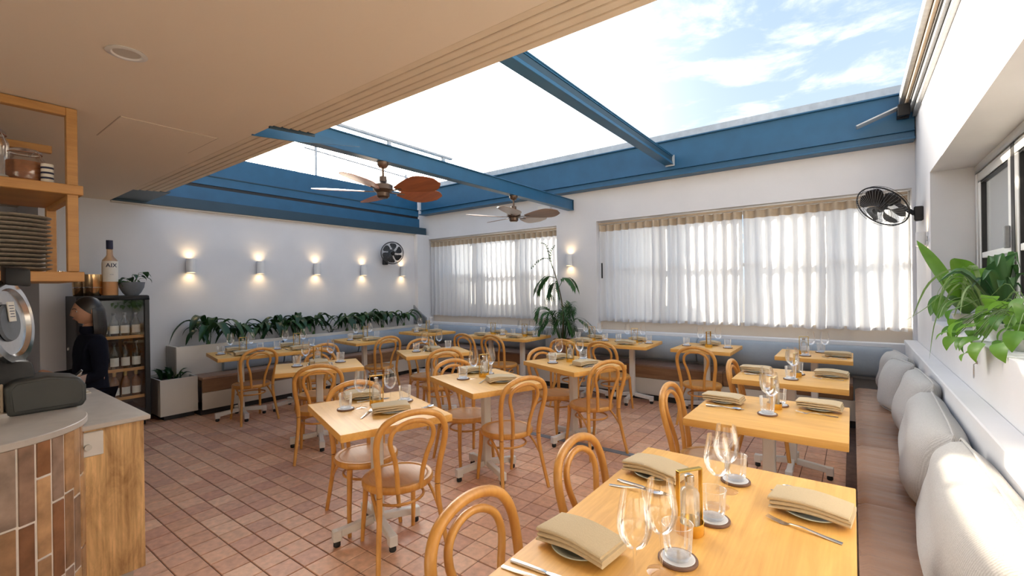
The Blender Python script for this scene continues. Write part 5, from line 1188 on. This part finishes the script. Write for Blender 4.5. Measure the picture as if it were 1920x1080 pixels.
    # clothes
    j = [[('wa0', (0, 0, 0.66), (0.165, 0.125)), ('wa1', (0, 0, 0.80), (0.155, 0.118)), ('wa', (0, 0.004, 0.93), (0.136, 0.108)), ('ch', (0, 0.0, 1.10), (0.148, 0.112)), ('ne0', (0, -0.004, 1.20), (0.068, 0.062)), ('ne', (0, -0.002, 1.252), (0.056, 0.054))]]
    for s in (-1, 1): j.append([(k_, p, (r*1.28 if not isinstance(r, tuple) else (0.148, 0.112))) for k_, p, r in arm(s, 1.0)])
    jk = obj('jacket', skin_mesh('jacket', j, 2), 'jacket', t)
    obj('collar', MB().lathe([(0.058, 1.215), (0.066, 1.235), (0.062, 1.275), (0.056, 1.272), (0.058, 1.235)], 24, (0, 0, 0), sy=0.98), 'jacket', jk, ang=60)
    obj('name_badge', MB().obox((0.075, 0.112, 1.10), ((1, -0.35, 0), (0.35, 1, 0), (0, 0, 1)), (0.022, 0.003, 0.009)), 'label', jk)
    obj('trousers', skin_mesh('trousers', legs(1.05), 2), 'jacket', t)
    for s in (-1, 1): obj('shoe', MB().ball((s*0.09, 0.04, 0.045), 0.1, sc=(0.48, 1.2, 0.44)), 'black', t)
person()
# ------------------------------------------------------------------ plants
def blade(path, width, fold=0.25, prof=None, nseg=10, twist=0.0, side=None):
    """leaf: V-folded strip along a path of points"""
    P = bez(path, max(2, nseg//(len(path)-1))); m = len(P); mb = MB(); acc = side
    if acc is None:
        h_ = Vector((P[-1].x-P[0].x, P[-1].y-P[0].y, 0))
        acc = h_.normalized().cross(Vector((0, 0, 1))) if h_.length > 1e-3 else Vector((1, 0, 0))
    for i in range(m):
        t = i/(m-1); d = (P[min(i+1, m-1)]-P[max(i-1, 0)]).normalized()
        s = acc if acc is not None else d.cross(Vector((0, 0, 1)))
        if s.length < 1e-4: s = Vector((1, 0, 0))
        s = (s-d*s.dot(d)).normalized()
        if acc is None or acc.dot(s) < 0: pass
        acc = s; u = s.cross(d).normalized()
        ca, sa = math.cos(twist*t), math.sin(twist*t); s2 = s*ca+u*sa; u2 = u*ca-s*sa
        w = width*(prof(t) if prof else math.sin(PI*min(1, t*0.94+0.06))**0.8)
        mb.v += [P[i]-s2*w+u2*w*fold, P[i]-s2*w*0.5+u2*w*fold*0.35, P[i], P[i]+s2*w*0.5+u2*w*fold*0.35, P[i]+s2*w+u2*w*fold]
    for i in range(m-1):
        for k in range(4): mb.f.append((i*5+k, i*5+k+1, (i+1)*5+k+1, (i+1)*5+k))
    return mb
LEAFM = {}
def leafmesh(key, fn, mat):
    if key not in LEAFM:
        me = fn().mesh('leaf', ang=80, fix=False); me.materials.append(M[mat]); LEAFM[key] = me
    return LEAFM[key]
def lilyleaf(k):
    def pr(t): return 0.045 if t < 0.30 else max(0.02, math.sin(PI*((t-0.30)/0.70)**0.8)**0.8)
    dr = (0.24, 0.10, -0.02, 0.30)[k]; ln = (0.26, 0.32, 0.34, 0.20)[k]
    return blade([(0, 0, 0), (0, 0.05, 0.16), (0, ln*0.50, 0.28), (0, ln*0.86, 0.20+dr*0.25), (0, ln*1.08, 0.06+dr*0.5)], 0.042, 0.3, pr, 16)
def trough_plant(x, y, n, sc, label, seed, kind='lily'):
    rn = random.Random(seed); t = thing('trough_plant', label, 'plant', (x, y, 0.805), 0, 'leafy plants in the white trough')
    obj('stem', MB().lathe([(0.03, -0.01), (0.022, 0.03), (0.008, 0.08)], 10), 'stem', t)
    for k in range(n):
        a = 2*PI*k/n+rn.uniform(-0.3, 0.3); q = rn.choice((0, 1, 2, 2, 1, 3)); s = sc*rn.uniform(0.78, 1.15)
        o = obj('leaf', leafmesh(('lily', q), lambda q=q: lilyleaf(q), 'leafdk'), None, t, loc=(0.02*math.cos(a), 0.02*math.sin(a), 0), rot=(rn.uniform(-0.18, 0.18), rn.uniform(-0.2, 0.2), a)); 
        lim = min(1.0, 0.19/(0.36*s*max(0.05, math.sin(a))))
        o.scale = (s, s*lim, s*rn.uniform(0.9, 1.1))
    return t
TPs = [(2.48, 14, 1.15, 'spreading dark-leaved plant at the fridge end of the white trough'), (2.90, 11, 0.85, 'second dark-leaved plant from the fridge end of the trough'),
       (3.18, 11, 0.82, 'third dark-leaved plant from the fridge end of the trough'), (3.46, 13, 1.0, 'fourth dark-leaved plant from the fridge end, tall and drooping'),
       (3.72, 13, 1.08, 'fifth dark-leaved plant from the fridge end, tallest of the left clump'), (3.98, 11, 0.95, 'sixth dark-leaved plant, last before the bare stretch of the trough'),
       (4.58, 14, 1.0, 'first dark-leaved plant after the bare stretch of the trough'), (4.88, 12, 0.95, 'second dark-leaved plant after the bare stretch of the trough'),
       (5.32, 15, 1.05, 'dark-leaved plant with one long arching shoot below the wall fan'), (5.82, 13, 0.95, 'last dark-leaved plant at the corner end of the trough')]
for k, (y, n, sc, lab) in enumerate(TPs):
    n += 5
    p_ = trough_plant(-6.95, y, n, sc, lab, 40+k)
    if k == 8: obj('arching_shoot', MB().tube(bez([(0, 0, 0.02), (0.02, -0.08, 0.28), (0.03, -0.17, 0.375), (0.04, -0.26, 0.33), (0.04, -0.28, 0.26)], 5), 0.007, 6), 'leafdk', p_)
t = thing('trough_plant', 'small twiggy plant with round leaves in the bare stretch of the trough', 'plant', (-6.93, 4.26, 0.805), 0, 'leafy plants in the white trough')
rn = random.Random(5)
def smallleaf(): return blade([(0, 0, 0), (0, 0.02, 0.006), (0, 0.045, 0)], 0.015, 0.2, None, 6)
for k in range(7):
    a = rn.uniform(0, 6.28); e = Vector((0.06*math.cos(a), 0.16*math.sin(a), rn.uniform(0.08, 0.2)))
    obj('twig', MB().tube([(0, 0, 0), e*0.5+Vector((0, 0, 0.03)), e], 0.003, 5), 'cane', t)
    for q in range(3):
        o = obj('leaf', leafmesh('small', smallleaf, 'leafdk'), None, t, loc=e*(0.55+0.22*q), rot=(rn.uniform(-.5, .5), rn.uniform(-.5, .5), rn.uniform(0, 6.28)))
t = thing('planter_plant', 'low bushy plant in the square box planter', 'plant', (-6.82, 2.01, 0.455))
for k in range(26):
    a = rn.uniform(0, 6.28); r = rn.uniform(0.02, 0.15); o = obj('leaf', leafmesh(('bush', k % 2), (lambda: blade([(0, 0, 0), (0, 0.035, 0.05), (0, 0.09, 0.055)], 0.024, 0.25, None, 8)) if k % 2 else (lambda: blade([(0, 0, 0), (0, 0.02, 0.09), (0, 0.07, 0.12)], 0.020, 0.25, None, 8)), 'leafdk'), None, t, loc=(r*math.cos(a), r*math.sin(a), 0.0+0.02*rn.random()), rot=(rn.uniform(-.4, .4), rn.uniform(-.3, .3), a-PI/2)); o.scale = (1.2, 1.2, rn.uniform(0.8, 1.3))
t = thing('bowl_plant', 'trailing heart-leaved plant in a slate bowl on top of the fridge', 'plant', (-6.68, 1.61, FT))
obj('bowl', MB().lathe([(0.001, 0.0), (0.06, 0.0), (0.085, 0.03), (0.113, 0.09), (0.122, 0.15), (0.116, 0.15), (0.106, 0.095), (0.001, 0.085)], 30), 'bowl', t, ang=50)
obj('soil', MB().lathe([(0.113, 0.130), (0.001, 0.138)], 20), 'soil', t)
def heart():
    def pr(u): return 0.1 if u < 0.06 else (math.sin(PI*min(1, (u*0.9+0.1))**0.62))
    return blade([(0, 0, 0), (0, 0.025, 0.006), (0, 0.05, 0), (0, 0.075, -0.016)], 0.034, 0.2, pr, 9)
for k, (dx, dy, dz) in enumerate([(0.03, -0.09, 0.05), (0.05, -0.06, 0.02), (0.02, -0.02, 0.06), (0.05, 0.0, 0.10), (0.04, 0.04, 0.04), (0.03, 0.08, 0.08), (0.05, 0.11, 0.11), (0.0, 0.12, 0.13), (0.06, -0.03, 0.0), (-0.03, -0.05, 0.06), (0.02, 0.14, 0.06)]):
    e = Vector((dx, dy, 0.14+dz)); obj('stem', MB().tube([(dx*0.2, dy*0.2, 0.13), (dx*0.5, dy*0.55, 0.14+dz*0.9), e], 0.0025, 5), 'stem', t)
    o = obj('leaf', leafmesh('heart', heart, 'leafdk'), None, t, loc=e, rot=(rn.uniform(-1.2, -0.3), rn.uniform(-.4, .4), math.atan2(dy, dx)-PI/2+rn.uniform(-.7, .7)))
# palm by the pillar
t = thing('potted_palm', 'bushy palm with one tall bare cane, standing at the pillar between the curtains', 'plant', (-3.66, 6.22, 0.478))
obj('pot', MB().lathe([(0.001, 0), (0.10, 0), (0.135, 0.22), (0.14, 0.22), (0.14, 0.24), (0.12, 0.24), (0.115, 0.2), (0.001, 0.2)], 24), 'terr', t, ang=40)
def frond(name, path, nl, ll, wd, seed, droop=0.5):
    rn = random.Random(seed); P = bez(path, 6); mb = MB().tube(P, [lerp(0.006, 0.002, k/(len(P)-1)) for k in range(len(P))], 5); m = len(P)
    for k in range(nl):
        f = 0.22+0.78*k/(nl-1); i = min(m-2, int(f*(m-1))); p = P[i].lerp(P[i+1], f*(m-1)-i); d = (P[i+1]-P[i]).normalized()
        s = d.cross(Vector((0, 0, 1)))
        if s.length < 0.05: s = Vector((1, 0, 0))
        s.normalize()
        for sg in (-1, 1):
            L_ = ll*(0.55+0.45*math.sin(PI*min(1, f*0.9+0.1)))*rn.uniform(0.85, 1.1)
            e1 = p+(s*sg*0.8+d*0.55).normalized()*L_*0.55; e2 = p+(s*sg*0.8+d*0.75).normalized()*L_-Vector((0, 0, droop*L_*rn.uniform(0.5, 1.1)))
            b_ = blade([p, e1, e2], wd, 0.15, None, 4); mb.add(b_.v, b_.f)
    return obj(name, mb, 'leafmid', t, ang=80, fix=False)
for k in range(19):
    a = 2*PI*k/19*1.0+0.3*math.sin(k*7); r = rn.uniform(0.20, 0.42); h = rn.uniform(0.30, 0.66) if k % 3 else rn.uniform(0.1, 0.3)
    if math.sin(a) > 0.2: r *= 0.55
    b0 = Vector((0.04*math.cos(a), 0.04*math.sin(a), 0.2)); e = Vector((r*math.cos(a), r*math.sin(a), 0.32+h*0.75))
    frond('frond', [b0, b0.lerp(e, 0.45)+Vector((0, 0, 0.22)), e+Vector((0, 0, 0.03)), e+Vector((0.22*r*math.cos(a), 0.22*r*math.sin(a), -0.10))], 15, 0.16, 0.011, k, 0.32)
cane = bez([(-0.02, 0.02, 0.2), (0.0, 0.03, 0.55), (-0.02, 0.02, 0.85), (-0.10, 0.0, 1.20), (-0.20, -0.02, 1.50)], 6)
obj('cane', MB().tube(cane, [lerp(0.014, 0.006, k/(len(cane)-1)) for k in range(len(cane))], 8), 'cane', t)
for k, pts in enumerate([[(-0.06, 0.01, 1.05), (0.05, 0.0, 1.18), (0.16, 0, 1.16), (0.24, 0, 1.05)], [(-0.08, 0.0, 1.12), (-0.15, -0.02, 1.10), (-0.2, -0.04, 0.98), (-0.19, -0.06, 0.82)], [(-0.10, 0.0, 1.2), (-0.25, -0.02, 1.22), (-0.38, -0.03, 1.12), (-0.45, -0.03, 0.99)],
                         [(-0.06, 0.0, 1.1), (-0.08, -0.03, 1.12), (-0.09, -0.07, 1.0), (-0.08, -0.09, 0.84)], [(-0.20, -0.02, 1.50), (-0.32, -0.02, 1.52), (-0.44, -0.03, 1.47), (-0.55, -0.03, 1.38)], [(-0.15, -0.02, 1.35), (-0.19, -0.02, 1.5), (-0.17, -0.02, 1.62), (-0.11, -0.02, 1.70)], [(-0.20, -0.02, 1.5), (-0.24, -0.02, 1.66), (-0.30, -0.02, 1.75), (-0.38, -0.02, 1.77)]]):
    frond('frond', pts, 14 if k < 4 else 8, 0.16 if k < 4 else 0.08, 0.014 if k < 4 else 0.010, 60+k, 0.75 if k < 4 else 0.3)
# plants on the sill of the bench wall window
def sillplant(name, label, loc, mat='leafbr', pot=True):
    t = thing(name, label, 'plant', loc)
    if pot: obj('pot', MB().lathe([(0.001, 0), (0.055, 0), (0.075, 0.09), (0.08, 0.09), (0.08, 0.10), (0.068, 0.10), (0.062, 0.085), (0.001, 0.085)], 22), 'cup', t, ang=40)
    return t
def addblades(t, lst, mat, fold=0.3):
    for pts, w, tw in lst: obj('leaf', blade([Vector(p) for p in pts], w, fold, None, 14, tw), mat, t, ang=80, fix=False)
t = sillplant('broad_leaf_plant', 'green plant with one long broad blade leaning toward the curtain, on the window sill', (0.69, 4.85, 1.186))
addblades(t, [([(0, 0, 0.1), (-0.08, 0.10, 0.30), (-0.17, 0.20, 0.52), (-0.25, 0.30, 0.70)], 0.055, 0.5), ([(0, 0, 0.1), (0.0, -0.05, 0.32), (-0.04, -0.10, 0.46), (-0.08, -0.16, 0.52)], 0.085, 0.2),
              ([(0, 0, 0.1), (-0.06, -0.10, 0.28), (-0.10, -0.20, 0.36), (-0.14, -0.30, 0.33)], 0.085, 0.3), ([(0, 0, 0.1), (0.02, -0.16, 0.30), (0.0, -0.34, 0.42), (-0.05, -0.50, 0.42)], 0.08, 0.2),
              ([(0, 0, 0.1), (-0.10, -0.04, 0.22), (-0.17, -0.08, 0.18), (-0.21, -0.1, 0.08)], 0.07, 0.1), ([(0, 0, 0.1), (-0.08, -0.20, 0.20), (-0.16, -0.32, 0.18), (-0.20, -0.42, 0.08)], 0.075, 0.1),
              ([(0, 0, 0.1), (-0.02, 0.08, 0.26), (-0.06, 0.16, 0.36), (-0.10, 0.20, 0.38)], 0.045, 0.4), ([(0, 0, 0.1), (0.04, -0.25, 0.26), (0.02, -0.45, 0.30), (-0.02, -0.62, 0.24)], 0.08, 0.2)], 'leafbr')
t = sillplant('strap_leaf_plant', 'plant with long thin pale arching straps hanging over the sill', (0.70, 4.25, 1.186))
rn = random.Random(12); L_ = [([(0, 0, 0.12), (-0.10, 0.12, 0.42), (-0.24, 0.30, 0.34), (-0.34, 0.38, 0.06)], 0.013, 0), ([(0, 0, 0.12), (-0.12, 0.06, 0.34), (-0.26, 0.26, 0.16), (-0.40, 0.46, 0.02)], 0.010, 0), ([(0, 0, 0.12), (-0.12, 0.02, 0.30), (-0.22, 0.14, 0.10), (-0.26, 0.20, -0.22)], 0.012, 0)]
for k in range(16):
    a = rn.uniform(1.7, 5.0); r = rn.uniform(0.18, 0.32); h = rn.uniform(0.2, 0.45); c, s = math.cos(a), math.sin(a)
    L_.append(([(0, 0, 0.12), (c*r*0.4, s*r*0.55, h), (c*r*0.8, s*r, h*0.85), (c*r, s*r*1.5, h*0.35)], rn.uniform(0.008, 0.016), rn.uniform(-.5, .5)))
addblades(t, L_, 'leafvar', 0.25)
t = sillplant('spear_leaf_plant', 'plant with upright bright green spear leaves against the window', (0.70, 3.80, 1.186))
L_ = [([(0, 0, 0.1), (-0.05, 0.05, 0.28), (-0.04, 0.0, 0.42), (0.03, -0.12, 0.50)], 0.035, 0.3)]
for k in range(13):
    a = rn.uniform(0, 6.28); r = rn.uniform(0.12, 0.26)*(1 if math.cos(a) < 0 else 0.4); h = rn.uniform(0.28, 0.52); c, s = math.cos(a), math.sin(a)
    L_.append(([(0, 0, 0.1), (c*r*0.25, s*r*0.3, h*0.6), (c*r*0.7, s*r*0.7, h), (c*r*1.1, s*r*1.1, h*0.86)], rn.uniform(0.018, 0.03), rn.uniform(-.6, .6)))
addblades(t, L_, 'leafmid', 0.3)
t = sillplant('heart_vine', 'bright heart-leaved vine spilling over the sill at the photo edge', (0.70, 3.30, 1.186))
def bigheart():
    def pr(u): return 0.1 if u < 0.06 else (math.sin(PI*min(1, (u*0.9+0.1))**0.62))
    return blade([(0, 0, 0), (0, 0.04, 0.01), (0, 0.075, 0), (0, 0.10, -0.025)], 0.036, 0.2, pr, 12)
for k in range(46):
    a = rn.uniform(1.6, 4.9); r = rn.uniform(0.05, 0.26); e = Vector((r*math.cos(a), r*1.9*math.sin(a)+0.12, rn.uniform(-0.04, 0.20) if r > 0.14 else rn.uniform(0.10, 0.28)))
    if e.x > -0.16: e.z = max(e.z, 0.06)
    obj('stem', MB().tube(bez([(0, 0, 0.1), (e.x*0.5, e.y*0.5, max(0.14, e.z)+0.06), e], 4), 0.0018, 5), 'stem', t)
    o = obj('leaf', leafmesh('bigheart', bigheart, 'leafbr'), None, t, loc=e, rot=(rn.uniform(-1.1, -0.2), rn.uniform(-.4, .4), math.atan2(e.y, e.x)-PI/2+rn.uniform(-.6, .6)))
t = thing('wire_hook', 'small bent wire hook on the bench wall beneath the sill plants', 'hook', (WR, 3.62, 1.03))
obj('wire', MB().tube([(0, 0, 0.045), (-0.012, 0.02, 0.03), (-0.014, 0.015, -0.03), (-0.016, 0.0, -0.045), (-0.016, -0.018, -0.03), (-0.016, -0.018, 0.02), (-0.016, -0.005, 0.035)], 0.0025, 6), 'steel', t)
obj('screw_plate', MB().box(-0.004, 0, -0.008, 0.008, 0.035, 0.055), 'steel', t, bevel=0.002)
